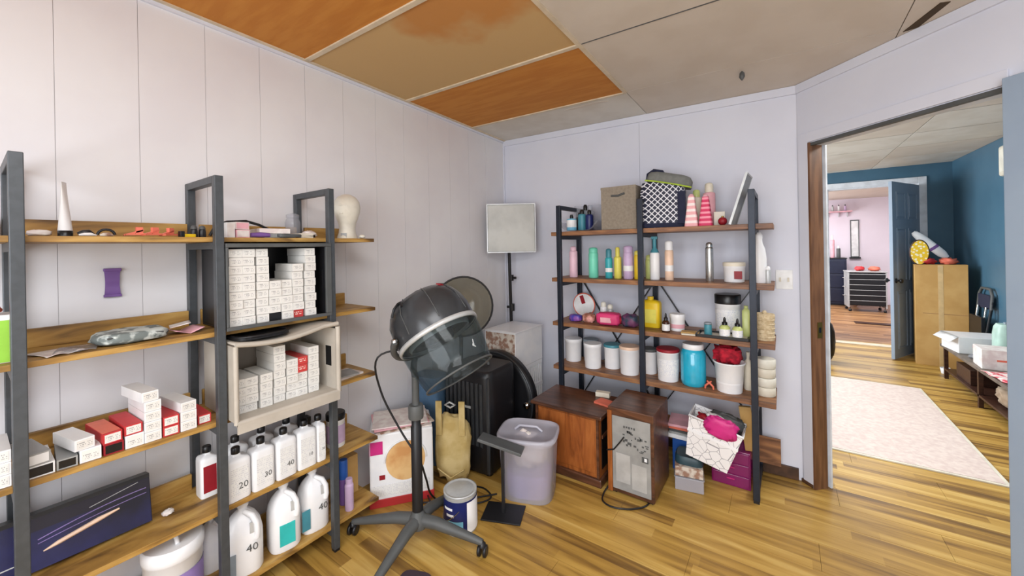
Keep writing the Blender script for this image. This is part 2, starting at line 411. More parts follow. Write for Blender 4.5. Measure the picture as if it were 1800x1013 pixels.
def clip(poly, a, b, c):
    """keep a*x+b*y<=c"""
    out = []; n = len(poly)
    for i in range(n):
        p, q = poly[i], poly[(i + 1) % n]; dp = a * p[0] + b * p[1] - c; dq = a * q[0] + b * q[1] - c
        if dp <= 0: out.append(p)
        if dp * dq < 0:
            t = dp / (dp - dq); out.append((p[0] + t * (q[0] - p[0]), p[1] + t * (q[1] - p[1])))
    return out
# ------------------------------------------------------------------ structure
XL, YB = -2.07, 2.84          # left wall, back wall of the storage room
YF, XR = -1.6, 1.35           # wall behind the camera, right wall
DS = 2.91                     # diagonal wall: x + y = DS
HY, HX = 7.0, 1.70            # hall: far wall, right wall
HZ = 2.36
def zc(x, y): return 2.37 - 0.0187 * (x - XL) + 0.027 * (YB - y)
Q = math.sqrt(0.5)
def dg(s, t):                 # along the diagonal wall (s) and outwards into the hall (t)
    return (0.07 + s * Q + t * Q, 2.84 - s * Q + t * Q)

# floor: slab plus single laminate planks
fl = struct('floor', MB().box(-2.2, 1.9, -1.75, 7.1, -0.06, -0.010), 'slab_dark')
pm = MB().box(0.0006, 1.2194, 0.0008, 0.1892, -0.0105, 0.0).mesh('plank', 'floor')
k = 0
y = -1.7
row = 0
while y < 7.1:
    x = -2.25 - (row * 0.37) % 1.22
    while x < 1.9:
        if not (y > 5.4 and x + 1.22 < 0.1) and not (y + 0.19 < -0.6 and x > 0.5):
            put('plank', pm, fl, (x, y, 0))
        x += 1.22
    y += 0.19; row += 1
ff = struct('floor_far', MB().box(-1.5, 3.2, 7.1, 11.8, -0.06, -0.002), 'floor_far')
struct('trim_threshold', MB().box(0.45, 1.40, 6.98, 7.12, -0.001, 0.008), 'batten')

# left wall: panelling boards with recessed joints
wl = struct('wall_left', MB().box(XL - 0.12, XL - 0.0025, YF, YB + 0.1, 0, 2.52), 'wall_groove')
y = -1.6; e = 0.41 - 0.2165 * 9
edges = [YF] + [e + 0.2165 * i for i in range(0, 21) if YF < e + 0.2165 * i < YB - 0.05] + [YB]
for a, b in zip(edges[:-1], edges[1:]):
    m = MB(); z1 = zc(XL, (a + b) / 2) + 0.02
    m.box(XL - 0.0025, XL + rnd.uniform(0, 0.0015), a + 0.0008, b - 0.0008, 0, z1)
    put('wall_panel', m.mesh('wall_panel', 'wall_paint'), wl)
# back wall
bw = struct('wall_back', MB().box(XL - 0.05, 0.07, YB + 0.006, YB + 0.08, 0, 2.45), 'wall_groove')
for a, b in ((XL, -0.85), (-0.85, 0.07)):
    put('wall_panel', MB().box(a + 0.0008, b - 0.0008, YB, YB + 0.006, 0, zc(a, YB) + 0.01).mesh('wall_panel', 'wall_paint_cool'), bw)
struct('trim_1', MB().prism([(XL, YB), (0.07, YB), (0.07, YB - 0.012), (XL, YB - 0.012)], -0.05, -0.002, 0, zc), 'wall_paint_cool')
struct('trim_2', MB().prism([(XL, YF), (XL + 0.012, YF), (XL + 0.012, YB), (XL, YB)], -0.022, -0.002, 0, zc), 'wall_paint_cool')
struct('trim_3', MB().prism([dg(0, -0.012), dg(1.81, -0.012), dg(1.81, 0), dg(0, 0)], -0.05, -0.002, 0, zc), 'wall_paint_cool')
struct('trim_4', MB().box(XL, XL + 0.014, YB - 0.014, YB, 0, 2.36), 'wall_paint_cool')
# diagonal wall with the door opening s = .087 .. .872
S0, S1, ZH = 0.076, 0.872, 1.972
m = MB()
m.prism([dg(-0.02, 0.08), dg(-0.0, 0), dg(S0, 0), dg(S0, 0.08)], 0, 2.45)
m.prism([dg(S0, 0), dg(S1, 0), dg(S1, 0.08), dg(S0, 0.08)], ZH, 2.45)
m.prism([dg(S1, 0), dg(1.81, 0), dg(1.81, 0.08), dg(S1, 0.08)], 0, 2.45)
struct('wall_diagonal', m, 'wall_paint_cool')
struct('trim_5', MB().prism([dg(0.012, -0.010), dg(S0 - 0.002, -0.010), dg(S0 - 0.002, 0), dg(0.012, 0)], 0, ZH + 0.06).prism([dg(S0 - 0.002, -0.010), dg(S1, -0.010), dg(S1, 0), dg(S0 - 0.002, 0)], ZH + 0.004, ZH + 0.06), 'wall_paint_cool', bevel=0.002)
# jamb: brown lining with strike plate, dark head rail
jm = struct('trim_6', MB().prism([dg(S0, -0.012), dg(S0 + 0.012, -0.012), dg(S0 + 0.012, 0.072), dg(S0, 0.072)], 0.0, ZH), 'jamb_brown')
m = MB(); m.prism([dg(S0 + 0.012, 0.02), dg(S0 + 0.0145, 0.02), dg(S0 + 0.0145, 0.05), dg(S0 + 0.012, 0.05)], 0.86, 0.95)
part('strike_plate', m, 'brass', jm)
m = MB(); m.prism([dg(S0 + 0.0145, 0.028), dg(S0 + 0.0152, 0.028), dg(S0 + 0.0152, 0.042), dg(S0 + 0.0145, 0.042)], 0.89, 0.92)
part('latch_hole', m, 'black_cap', jm)
struct('trim_7', MB().prism([dg(S0 + 0.012, -0.004), dg(S1, -0.004), dg(S1, 0.02), dg(S0 + 0.012, 0.02)], ZH - 0.018, ZH - 0.001), 'gray_dark')
struct('trim_8', MB().prism([dg(S0 + 0.012, 0.03), dg(S1, 0.03), dg(S1, 0.09), dg(S0 + 0.012, 0.09)], ZH - 0.014, ZH - 0.001), 'casing_white')
struct('trim_9', MB().prism([dg(S0 - 0.06, 0.09), dg(S0 + 0.016, 0.09), dg(S0 + 0.016, 0.10), dg(S0 - 0.06, 0.10)], 0, ZH + 0.05), 'casing_white')
# other walls of the room (beside and behind the camera)
struct('wall_right', MB().box(XR, XR + 0.1, YF, 1.56, 0, 2.52), 'wall_paint')
m = MB(); m.box(XL, XR, YF - 0.1, YF, 0, 0.75); m.box(XL, XR, YF - 0.1, YF, 2.0, 2.52); m.box(XL, -1.0, YF - 0.1, YF, 0.75, 2.0); m.box(0.8, XR, YF - 0.1, YF, 0.75, 2.0)
struct('wall_front', m, 'wall_paint')
wf = struct('window_1', MB().box(-1.0, 0.8, YF - 0.08, YF - 0.03, 0.75, 0.80).box(-1.0, 0.8, YF - 0.08, YF - 0.03, 1.95, 2.0).box(-1.0, -0.95, YF - 0.08, YF - 0.03, 0.8, 1.95).box(0.75, 0.8, YF - 0.08, YF - 0.03, 0.8, 1.95).box(-0.12, -0.08, YF - 0.08, YF - 0.03, 0.8, 1.95), 'casing_white')
part('pane', MB().box(-0.95, 0.75, YF - 0.06, YF - 0.055, 0.8, 1.95), 'clear', wf)
# ceiling of the room: roof deck plus single panels and battens
ce = struct('ceiling', MB().prism(clip(clip([(XL - 0.1, YF - 0.1), (XR + 0.1, YF - 0.1), (XR + 0.1, 2.9), (XL - 0.1, 2.9)], 1, 1, DS + 0.05), 0, 1, 2.9), 0.012, 0.05, 0, zc), 'slab_dark')
xs = [-2.045, -0.79, 0.43, 1.35]; ys = [-1.6, -0.92, -0.26, 0.40, 1.06, 1.72, 2.38, YB]
for i in range(3):
    for j in range(7):
        p = clip([(xs[i] + .002, ys[j] + .002), (xs[i + 1] - .002, ys[j] + .002), (xs[i + 1] - .002, ys[j + 1] - .002), (xs[i] + .002, ys[j + 1] - .002)], 1, 1, DS)
        if len(p) < 3: continue
        mm = 'tile_beige'
        if i == 0: mm = ['tile_beige', 'tile_beige', 'tile_orange', 'tile_orange', 'tile_tan', 'tile_orange', 'tile_white'][j]
        part('ceiling_panel', MB().prism(p, 0, 0.010, 0, zc), mm, ce)
def batten(x0, x1, y0, y1):
    part('batten', MB().prism([(x0, y0), (x1, y0), (x1, y1), (x0, y1)], -0.007, 0.0, 0, zc), 'batten', ce)
for yy in (-0.26, 0.40, 1.06, 1.72): batten(-2.045, -0.80, yy - 0.012, yy + 0.012)
batten(-2.045, -0.80, 2.375, 2.391)
batten(-0.802, -0.782, -1.0, 2.39)
batten(-2.058, -2.04, YF, YB - 0.01)
part('panel_seam', MB().prism([(-0.78, 1.716), (0.43, 1.716), (0.43, 1.722), (-0.78, 1.722)], -0.0015, 0.0, 0, zc), 'gray_dark', ce)
part('stain_strip', MB().prism([(-1.25, 2.45), (-1.0, 2.43), (-0.93, 2.46), (-1.2, 2.475)], -0.0015, 0.0, 0, zc), 'tile_beige', ce)
part('ceiling_gap', MB().prism([(0.445, 2.415), (0.49, 2.40), (0.545, 2.23), (0.515, 2.22)], -0.003, 0.0, 0, zc), 'slab_dark', ce)
m = MB(); m.T = Matrix.Translation((0, 0, 0)); m.lathe([(0.003, 0), (0.012, -0.01), (0.014, -0.03), (0.006, -0.045), (0.002, -0.05)], 10)
hook = solo('ceiling_hook', m, 'gray_dark', 'small dark hook hanging from the beige ceiling panels', 'hook', (-0.175, 2.46, zc(-0.175, 2.46)))
# baseboard
struct('baseboard_back', MB().box(-2.05, 0.05, YB - 0.014, YB, 0, 0.07).prism([dg(0.0, -0.012), dg(S0 - 0.003, -0.012), dg(S0 - 0.003, 0), dg(0.0, 0)], 0, 0.02), 'baseboard_brown', bevel=0.002)
# switch plate
sw = solo('switch_plate', MB().box(-0.042, 0.042, -0.006, 0, -0.058, 0.058), 'white_pure', 'white double switch plate on the back wall beside the shelf', 'switch', (-0.004, YB, 1.185), bevel=0.002)
for dx in (-0.02, 0.02): part('toggle', MB().box(dx - 0.005, dx + 0.005, -0.016, -0.006, -0.012, 0.012), 'cream_plastic', sw)
# hall
struct('wall_hall_right', MB().box(HX, HX + 0.1, 1.5, HY + 0.1, 0, 2.4), 'teal_paint')
DX0, DX1, DZ = 0.50, 1.40, 2.13
m = MB(); m.box(-2.1, DX0, HY, HY + 0.1, 0, 2.4); m.box(DX1, HX, HY, HY + 0.1, 0, 2.4); m.box(DX0, DX1, HY, HY + 0.1, DZ, 2.4)
struct('wall_hall_back', m, 'teal_paint')
struct('wall_hall_left', MB().box(-2.2, -2.1, YB + 0.08, HY + 0.1, 0, 2.4), 'teal_paint')
struct('wall_hall_front', MB().box(-2.1, 0.05, YB + 0.085, YB + 0.13, 0, 2.4), 'teal_paint')
m = MB(); cw = 0.075
m.box(DX0 - cw, DX0, HY - 0.018, HY, 0, DZ + cw); m.box(DX1, DX1 + cw, HY - 0.018, HY, 0, DZ + cw); m.box(DX0, DX1, HY - 0.018, HY, DZ, DZ + cw)
struct('trim_10', m, 'casing_white', bevel=0.003)
m = MB(); m.box(DX0, DX0 + 0.015, HY, HY + 0.1, 0, DZ); m.box(DX1 - 0.015, DX1, HY, HY + 0.1, 0, DZ); m.box(DX0 + 0.015, DX1 - 0.015, HY, HY + 0.1, DZ - 0.015, DZ)
struct('trim_11', m, 'casing_white')
hc = struct('ceiling_hall', MB().prism(clip([(-2.2, 1.5), (1.8, 1.5), (1.8, 7.1), (-2.2, 7.1)], -1, -1, -DS - 0.09), HZ + 0.01, HZ + 0.05), 'slab_dark')
hx = [-2.1, -1.48, -0.26, 0.96, 1.70]; hy = [1.6, 2.26, 2.92, 3.58, 4.24, 4.9, 5.56, 6.22, 6.88, 7.0]
for i in range(4):
    for j in range(9):
        p = clip([(hx[i] + .004, hy[j] + .006), (hx[i + 1] - .004, hy[j] + .006), (hx[i + 1] - .004, hy[j + 1] - .006), (hx[i] + .004, hy[j + 1] - .006)], -1, -1, -DS - 0.12)
        if i < 3: p = clip(p, 0, -1, -2.98) if p else p
        if len(p) < 3: continue
        part('ceiling_panel', MB().prism(p, HZ, HZ + 0.010), 'tile_white' if (i + j) % 3 else 'tile_beige', hc)
# far room
struct('wall_far_back', MB().box(-1.6, 3.3, 11.6, 11.7, 0, 2.4), 'pink_wall')
struct('wall_far_left', MB().box(-1.6, -1.5, 7.1, 11.6, 0, 2.4), 'pink_wall')
struct('wall_far_right', MB().box(3.2, 3.3, 7.1, 11.6, 0, 2.4), 'pink_wall')
struct('ceiling_far', MB().box(-1.6, 3.3, 7.1, 11.7, 2.36, 2.42), 'tile_beige')

# hall doors: six-panel leaf
def door_leaf(name, w, h, material, mats_knob='black_cap'):
    r = bpy.data.objects.new(name, None); COL.objects.link(r); r['kind'] = 'structure'
    part('leaf', MB().box(0, w, -0.016, 0.016, 0.01, h), material, r, bevel=0.002)
    rows = [(0.12, 0.80), (0.92, 1.55), (1.66, h - 0.12)]
    for (z0, z1) in rows:
        for (x0, x1) in ((0.10, w / 2 - 0.04), (w / 2 + 0.04, w - 0.10)):
            for sgn in (-1, 1):
                m = MB(); a, b = (0.016, 0.022) if sgn > 0 else (-0.022, -0.016)
                m.box(x0, x0 + 0.014, a, b, z0, z1); m.box(x1 - 0.014, x1, a, b, z0, z1); m.box(x0 + 0.014, x1 - 0.014, a, b, z0, z0 + 0.014); m.box(x0 + 0.014, x1 - 0.014, a, b, z1 - 0.014, z1)
                m.box(x0 + 0.03, x1 - 0.03, a, b, z0 + 0.03, z1 - 0.03)
                part('door_panel', m, material, r, bevel=0.001)
    for sgn in (-1, 1):
        m = MB(); m.T = Matrix.Translation((w - 0.06, sgn * 0.016, 0.93)) @ Matrix.Rotation(-sgn * PI / 2, 4, 'X')
        m.lathe([(0.028, 0), (0.028, 0.008), (0.010, 0.012), (0.010, 0.03), (0.026, 0.04), (0.028, 0.052), (0.02, 0.062), (0.001, 0.064)], 16)
        part('knob', m, mats_knob, r)
    return r
d2 = door_leaf('door_2', 0.78, 2.10, 'door_grey')
d2.location = (1.39, 6.975, 0); d2.rotation_euler = (0, 0, math.atan2(6.24 - 6.96, 1.01 - 1.39))
for zz in (0.25, 1.05, 1.85): part('hinge', MB().box(-0.012, 0.0, -0.022, -0.004, zz - 0.045, zz + 0.045), 'black_cap', d2)
d1 = door_leaf('door_1', 0.76, 1.99, 'door_grey', 'brass')
p = dg(S1 + 0.006, -0.034)
d1.location = (p[0], p[1], 0); d1.rotation_euler = (0, 0, -PI / 4)

# ------------------------------------------------------------------ left shelf unit (steel frames at y = .09, .56, 1.0)
LF, LR = -1.762, -2.035
lsh = thing('shelf_unit', 'long rustic wood and black steel shelf rack along the left wall', 'shelf', (0, 0, 0))
LT = [1.468, 1.109, 0.769, 0.432, 0.112]     # board tops
for fy in (0.09, 0.56, 1.0):
    h = 0.014
    for x0, x1 in ((LF, LF + 0.030), (LR - 0.030, LR)):
        part('post', MB().box(x0, x1, fy - h, fy + h, 0.012, 1.70), 'steel_black', lsh, bevel=0.002)
        part('foot', MB().box(x0 + 0.002, x1 - 0.002, fy - h + 0.002, fy + h - 0.002, 0, 0.012), 'black_plastic', lsh)
    part('top_bar', MB().box(LR, LF, fy - h, fy + h, 1.672, 1.70), 'steel_black', lsh, bevel=0.002)
    for z in LT:
        part('rung', MB().box(LR, LF, fy - h, fy + h, z - 0.045, z - 0.019), 'steel_black', lsh)
for z in LT:
    b = part('shelf_board', MB().box(LR + 0.001, LF - 0.001, -0.16, 1.25, -0.018, 0), 'rustic', lsh, bevel=0.0015, loc=(0, 0, z))
    for a, c in ((-0.14, 0.07), (0.112, 0.54), (0.582, 0.98), (1.02, 1.235)):
        part('guard_rail', MB().box(LR + 0.001, LR + 0.016, a, c, 0, 0.062), 'rustic', lsh, bevel=0.001, loc=(0, 0, z))
# ------------------------------------------------------------------ right shelf unit (steel frames at x = -1.31, -.735, -.13)
RF, RB = 2.478, 2.775
rsh = thing('shelf_unit', 'five tier rustic wood and steel shelf rack against the back wall', 'shelf', (0, 0, 0))
RT = [1.513, 1.181, 0.863, 0.548]
for fx in (-1.318, -0.742, -0.143):
    h = 0.016
    for y0, y1 in ((RF - 0.028, RF), (RB, RB + 0.028)):
        part('post', MB().box(fx - h, fx + h, y0, y1, 0.015, 1.70), 'steel_navy', rsh, bevel=0.002)
        part('foot', MB().box(fx - h + 0.002, fx + h - 0.002, y0 + 0.002, y1 - 0.002, 0, 0.015), 'black_plastic', rsh)
    part('top_bar', MB().box(fx - h, fx + h, RF, RB, 1.672, 1.70), 'steel_navy', rsh, bevel=0.002)
    for z in RT + [0.10]:
        part('rung', MB().box(fx - h, fx + h, RF, RB, z - 0.055, z - 0.029), 'steel_navy', rsh)
for z in RT:
    part('shelf_board', MB().box(-1.392, -0.048, RF + 0.0005, RB - 0.001, -0.028, 0), 'rustic_shaded', rsh, bevel=0.002, loc=(0, 0, z))
part('guard_rail', MB().box(-1.39, -0.035, RB - 0.014, RB - 0.001, 0.086, 0.245), 'rustic_shaded', rsh, bevel=0.001)
for (xa, za, xb, zb) in ((-1.30, 1.14, -0.76, 0.27), (-0.76, 1.14, -1.30, 0.27), (-0.72, 1.14, -0.16, 0.27), (-0.16, 1.14, -0.72, 0.27)):
    part('cross_brace', MB().bar((xa, RB + 0.034, za), (xb, RB + 0.034, zb), 0.018, 0.006), 'black_plastic', rsh)

# ------------------------------------------------------------------ containers
def carton(w=0.045, d=0.165, h=0.0326, material='carton', open_=False):
    return MB().box(-d, 0, -w / 2, w / 2, 0, h).mesh('carton', material)
def bottle_prof(r, h, neck=0.35, shoulder=0.72, nr=0.35):
    return [(r * 0.92, 0), (r, 0.006), (r, h * shoulder), (r * 0.9, h * (shoulder + 0.08)), (r * nr * 1.2, h * (shoulder + 0.16)), (r * nr, h * (shoulder + 0.18)), (r * nr, h)]
def can(name, label, cat, x, y, z, r, h, body, cap, cap_h=0.16, group=None, domed=True, cap_r=0.9, lab=None, print_=None):
    t = thing(name, label, cat, (x, y, z), 0, group)
    bh = h * (1 - cap_h)
    m = MB().lathe([(r * .94, 0), (r, .004), (r, bh - .012), (r * .93, bh - .004), (r * cap_r * .9, bh)], 18)
    part('body', m, body, t)
    m = MB().lathe([(r * cap_r, bh), (r * cap_r, h - .012), (r * cap_r * (.75 if domed else .97), h - .003), (r * .3 if domed else r * cap_r * .9, h)], 18)
    part('cap', m, cap, t)
    if lab: part('label_band', MB().lathe([(r * 1.012, bh * lab[1]), (r * 1.012, bh * lab[2])], 18, cap=False), lab[0], t)
    return t
def tub(name, label, cat, x, y, z, r, h, body='white_plastic', lid='white_plastic', lid_h=0.022, group=None, band=None, taper=0.93, open_=False, name_lid='lid'):
    t = thing(name, label, cat, (x, y, z), 0, group)
    hb = h - (0 if open_ else lid_h)
    prof = [(r * taper, 0), (r * (taper + .01), .004), (r, hb - .012), (r * 1.03, hb - .010), (r * 1.03, hb)]
    if open_: prof += [(r * .97, hb), (r * .95, hb - .02), (r * .9, hb * .3)]
    part('body', MB().lathe(prof, 24), body, t)
    if not open_: part(name_lid, MB().lathe([(r * 1.05, hb - .002), (r * 1.06, hb + .002), (r * 1.06, h - .004), (r * 1.0, h)], 24), lid, t)
    if band: part('label_band', MB().lathe([(r * (taper + (1 - taper) * band[1]) + .0012, hb * band[1]), (r * (taper + (1 - taper) * band[2]) + .0012, hb * band[2])], 24, cap=False), band[0], t)
    return t
def dropper(label, x, y, z, w, h, body, group):
    t = thing('dropper_bottle', label, 'bottle', (x, y, z), 0, group)
    part('body', MB().lathe([(w * .48, 0), (w / 2, .004), (w / 2, h * .5), (w * .3, h * .6), (w * .2, h * .62)], 16), body, t)
    part('cap', MB().lathe([(w * .26, h * .60), (w * .26, h * .74), (w * .14, h * .77), (w * .12, h * .93), (w * .04, h)], 14), 'black_cap', t)
    part('label_band', MB().lathe([(w / 2 + .001, h * .08), (w / 2 + .001, h * .42)], 16, cap=False), 'label_x', t)
    return t

# --- hair colour cartons in the two bins: unique label by bin, column and row
def ordn(i): return ['bottom', 'second', 'third', 'fourth', 'fifth', 'sixth', 'seventh', 'eighth', 'ninth', 'tenth'][i]
col_n = ['leftmost', 'second', 'third', 'fourth', 'fifth', 'sixth', 'rightmost']
c_white = carton(); c_red = carton(material='carton_red'); c_flat = carton(w=0.045, material='black_plastic')
def bin_stack(cols, x, z0, bin_word, group):
    for ci, (cy, n) in enumerate(cols):
        for r_ in range(n):
            me = c_white
            if bin_word == 'black' and (ci, r_) in ((5, 0),): me = c_red
            if bin_word == 'black' and (ci, r_) in ((3, 0),): me = c_flat
            if bin_word == 'beige' and (ci, r_) in ((5, n - 1), (5, n - 2)): me = c_red
            col = 'red' if me is c_red else ('black' if me is c_flat else 'white')
            rw = 'at the bottom' if r_ == 0 else (ordn(r_) + ' from the bottom')
            cw_ = col_n[ci] + ' column' + ('' if ci in (0, 6) else ' from left')
            o = put('hair_colour_carton', me, None, (x + rnd.uniform(-.006, .004), cy + rnd.uniform(-.0016, .0016), z0 + r_ * 0.0337), (0, 0, rnd.uniform(-.012, .012)))
            tag(o, f'small {col} carton in {bin_word} bin, {cw_}, {rw}', 'carton', group)
# black open-fronted bin, standing on its side on shelf 2 between the two frames
bb = thing('storage_bin', 'black plastic bin on its side holding stacked white cartons', 'bin', (0, 0, 0))
y0, y1, z0, z1, x0, x1 = 0.580, 0.980, 1.1105, 1.440, -2.0, -1.742
m = MB(); m.box(x0, x1, y0, y1, z0, z0 + .008); m.box(x0, x1, y0, y1, z1 - .008, z1); m.box(x0, x1, y0, y0 + .008, z0 + .008, z1 - .008); m.box(x0, x1, y1 - .008, y1, z0 + .008, z1 - .008); m.box(x0, x0 + .008, y0 + .008, y1 - .008, z0 + .008, z1 - .008)
part('body', m, 'black_plastic', bb, bevel=0.003)
m = MB(); a = .018
m.box(x1, x1 + .014, y0 - .003, y1 + .014, z0 - 0.002, z0 + .012); m.box(x1, x1 + .014, y0 - .003, y1 + .014, z1 - .012, z1 + .004); m.box(x1, x1 + .014, y0 - .003, y0 + .006, z0 + .012, z1 - .012); m.box(x1, x1 + .014, y1 - .012, y1 + .014, z0 + .012, z1 - .012)
part('rim', m, 'gray_dark', bb, bevel=0.002)
part('handle_slot', MB().box(x1 - 0.07, x1 - .03, y1 - .0095, y1 - .008, 1.24, 1.32), 'black_cap', bb)
bin_stack([(0.616, 9), (0.660, 9), (0.712, 9), (0.759, 5), (0.806, 5), (0.852, 7), (0.906, 9)], -1.752, 1.1195, 'black', 'hair colour cartons stacked in the black bin')
# beige bin below it, on shelf 3
be = thing('storage_bin', 'beige plastic bin on its side with fewer stacked white cartons', 'bin', (0, 0, 0))
y0, y1, z0, x0, x1 = 0.580, 0.981, 0.7705, -1.99, -1.665
def sag(v): return 1.062 - 0.020 * math.sin(PI * min(1, v * 1.2)) + 0.012 * v
m = MB(); m.box(x0, x1, y0, y1, z0, z0 + .008)
part('body', m.box(x0, x1 - .01, y0, y0 + .007, z0 + .008, 1.055).box(x0, x1 - .01, y1 - .007, y1, z0 + .008, 1.055).box(x0, x0 + .007, y0 + .007, y1 - .007, z0 + .008, 1.035), 'beige_bin', be)
m = MB().sheet(lambda u, v: (x0 + u * (x1 - x0), y0 + v * (y1 - y0), sag(v)), 4, 20, .007)
part('top_side', m, 'beige_bin', be)
m = MB(); m.tube([(x1, y0, z0 + .002), (x1, y1, z0 + .002)], .011, 8); m.tube([(x1, y0, z0), (x1, y0, 1.06)], .009, 8); m.tube([(x1, y1, z0), (x1, y1, 1.065)], .011, 8); m.tube([(x1, y0 + (y1 - y0) * i / 12, sag(i / 12) + .004) for i in range(13)], .010, 8)
part('rim', m, 'beige_bin', be)
part('handle_slot', MB().box(x1 - 0.09, x1 - .045, y1 - .0085, y1 - .007, .88, .97), 'black_cap', be)
part('front_lip', MB().box(x1 + .004, x1 + .010, y0, y1, z0 - .035, z0 + .006), 'beige_bin', be)
bin_stack([(0.615, 4), (0.656, 4), (0.710, 4), (0.762, 7), (0.812, 5), (0.855, 5), (0.905, 6)], -1.735, 0.7795, 'beige', 'hair colour cartons stacked in the beige bin')
lid = thing('bin_lid', 'black bin lid lying on top of the beige bin', 'lid', (-1.80, 0.70, 1.0685))
part('plate', MB().rbox(.22, .20, [(1, 0), (1, .008)], e=5), 'black_plastic', lid)
part('rim', MB().tube([(math.copysign(abs(math.cos(q)) ** .5, math.cos(q)) * .108, math.copysign(abs(math.sin(q)) ** .5, math.sin(q)) * .098, .011) for q in [2 * PI * i / 24 for i in range(24)]], .006, 6, closed=True), 'black_plastic', lid)

# --- top shelf of the left rack
z = LT[0] + .0008
t = thing('cosmetic_tube', 'white cosmetic squeeze tube standing on its black cap, left rack top shelf', 'tube', (-1.83, 0.188, z))
vs = []
part('cap', MB().lathe([(.0165, 0), (.0165, .017), (.015, .018)], 18), 'black_cap', t)
m = MB(); n = 18; V = []; Fc = []
for k in range(7):
    f = k / 6
    for i in range(n):
        a = 2 * PI * i / n; V.append(((.016 * (1 - f) + .0012 * f) * math.cos(a), (.016 + .001 * f) * math.sin(a), .018 + .15 * f))
for k in range(6):
    for i in range(n):
        j = (i + 1) % n; Fc.append((k * n + i, k * n + j, (k + 1) * n + j, (k + 1) * n + i))
m.T = Matrix.Rotation(math.radians(66), 4, 'Z') @ Matrix(((1, 0, 0, 0), (0, 1, -0.03, 0), (0, 0, 1, 0), (0, 0, 0, 1)))
m.add(V, Fc, 0, True); part('tube_body', m, 'white_plastic', t)
solo('plastic_box', MB().box(-.05, .05, -.06, .03, 0, .004).box(-.05, -.047, -.06, .03, .004, .055).box(.047, .05, -.06, .03, .004, .055).box(-.047, .047, -.06, -.057, .004, .055).box(-.047, .047, .027, .03, .004, .055), 'clear', 'clear plastic box at the left end of the left rack top shelf', 'box', (-1.86, 0.02, z))
solo('hair_pad', MB().blob(.06, .05, .02, .2, 3, 4, e=.8), 'paper', 'flat pale pink pad beside the clear plastic box', 'pad', (-1.84, 0.137, z))
def clipshape(L, w, h):
    m = MB(); m.tube([(0, -L / 2, h * .5), (.004, -L * .2, h * .8), (.004, L * .15, h * .85), (0, L / 2, h * .35)], [w * .3, w * .5, w * .55, w * .2], 8); return m
t = thing('hair_clip', 'black and white hair clip, nearer the standing tube', 'clip', (-1.83, 0.232, z + .002))
part('jaw', clipshape(.036, .016, .014), 'black_plastic', t); part('jaw', clipshape(.038, .01, .006), 'white_plastic', t, loc=(.012, .002, 0))
t = thing('hair_clip', 'dark brown curved hair clip, nearer the orange clamps', 'clip', (-1.83, 0.277, z + .002))
part('jaw', MB().tube([(0, .02 * math.cos(q), .004 + .018 * math.sin(q)) for q in [PI * i / 8 for i in range(9)]], .004, 8), 'black_plastic', t); part('jaw', clipshape(.03, .012, .006), 'brownprint', t, loc=(.008, 0, 0))
for i, (dy, nm) in enumerate(((-.052, 'leftmost'), (-.012, 'middle'), (.035, 'rightmost'))):
    t = thing('hair_clamp', f'orange hair clamp on left rack top shelf, {nm} of three', 'clamp', (-1.835 + .01 * (i % 2), 0.397 + dy, z), .3 * i, 'orange hair clamps')
    part('jaw', MB().bar((0, -.026, .006), (0, .024, .024), .012, .005), 'salmon', t); part('jaw', MB().bar((.012, -.024, .008), (.012, .024, .010), .014, .006), 'salmon', t)
    part('handle', MB().box(-.006, .006, .004, .022, .012, .034), 'salmon', t)
t = thing('small_tool', 'yellow and black small tool beside the middle rack frame', 'tool', (-1.82, 0.487, z + .0045), .2)
part('body', MB().box(-.008, .008, -.018, .024, -.0045, .008), 'yellow_deep', t, bevel=.002); part('grip', MB().box(-.009, .009, -.026, -.012, -.004, .018), 'black_plastic', t, bevel=.002)
for i, dy in enumerate((-.016, .017)):
    t = can('small_pot', ['small black pot, left of the pair by the middle frame', 'small black pot, right of the pair by the middle frame'][i], 'pot', -1.87, .533 + dy * .8, z, .012, .048, 'black_plastic', 'gray_dark', .3, 'small black pots')
for i, (lb, yy, zz, w, h, mt) in enumerate((('white carton standing just right of the middle frame', .618, 0, .03, .06, 'white_plastic'), ('pale pink carton lying low beside the middle frame', .662, 0, .05, .032, 'pink'), ('white carton lying on the pale pink carton', .660, .033, .052, .030, 'paper'))):
    t = thing('product_carton', lb, 'carton', (-1.80, yy, z + zz), .08 * i)
    part('body', MB().box(-.07, 0, -w / 2, w / 2, 0, h), mt, t, bevel=.001); part('end_flap', MB().box(0, .001, -w / 2 + .003, w / 2 - .003, .003, h - .003), 'paper' if mt != 'paper' else 'pink', t)
solo('cloth_roll', MB().tube([(0, -.035, .011), (0, 0, .012), (0, .035, .011)], [.009, .0115, .009], 10), 'purple', 'purple rolled item lying before the folders on the top shelf', 'roll', (-1.80, .725, z))
t = thing('black_cable', 'thick black cable arched over the cartons on the top shelf', 'cable', (-1.90, .66, z))
part('cable', MB().tube([(0, -.08, .01), (0, -.06, .05), (0, -.02, .068), (0, .05, .074), (0, .10, .060), (0, .16, .03), (0, .2, .008)], .006, 8), 'black_plastic', t)
for i, (yy, w, zz, th, rz, mt, lb) in enumerate(((.80, .13, 0, .018, .05, 'grey_panel', 'grey flat case at the bottom of the pile on the top shelf'), (.79, .12, .0185, .022, -.1, 'paper', 'pale booklet pile on top of the grey flat case'), (.915, .06, 0, .022, .12, 'cream_plastic', 'cream flat box right of the grey case'))):
    solo('flat_case', MB().box(-.09, .06, -w / 2, w / 2, 0, th), mt, lb, 'case', (-1.86, yy, z + zz), rz, bevel=.002)
t = thing('flat_brush', 'dark paddle brush leaning off the flat cases', 'brush', (-1.80, .86, z + .004), .1)
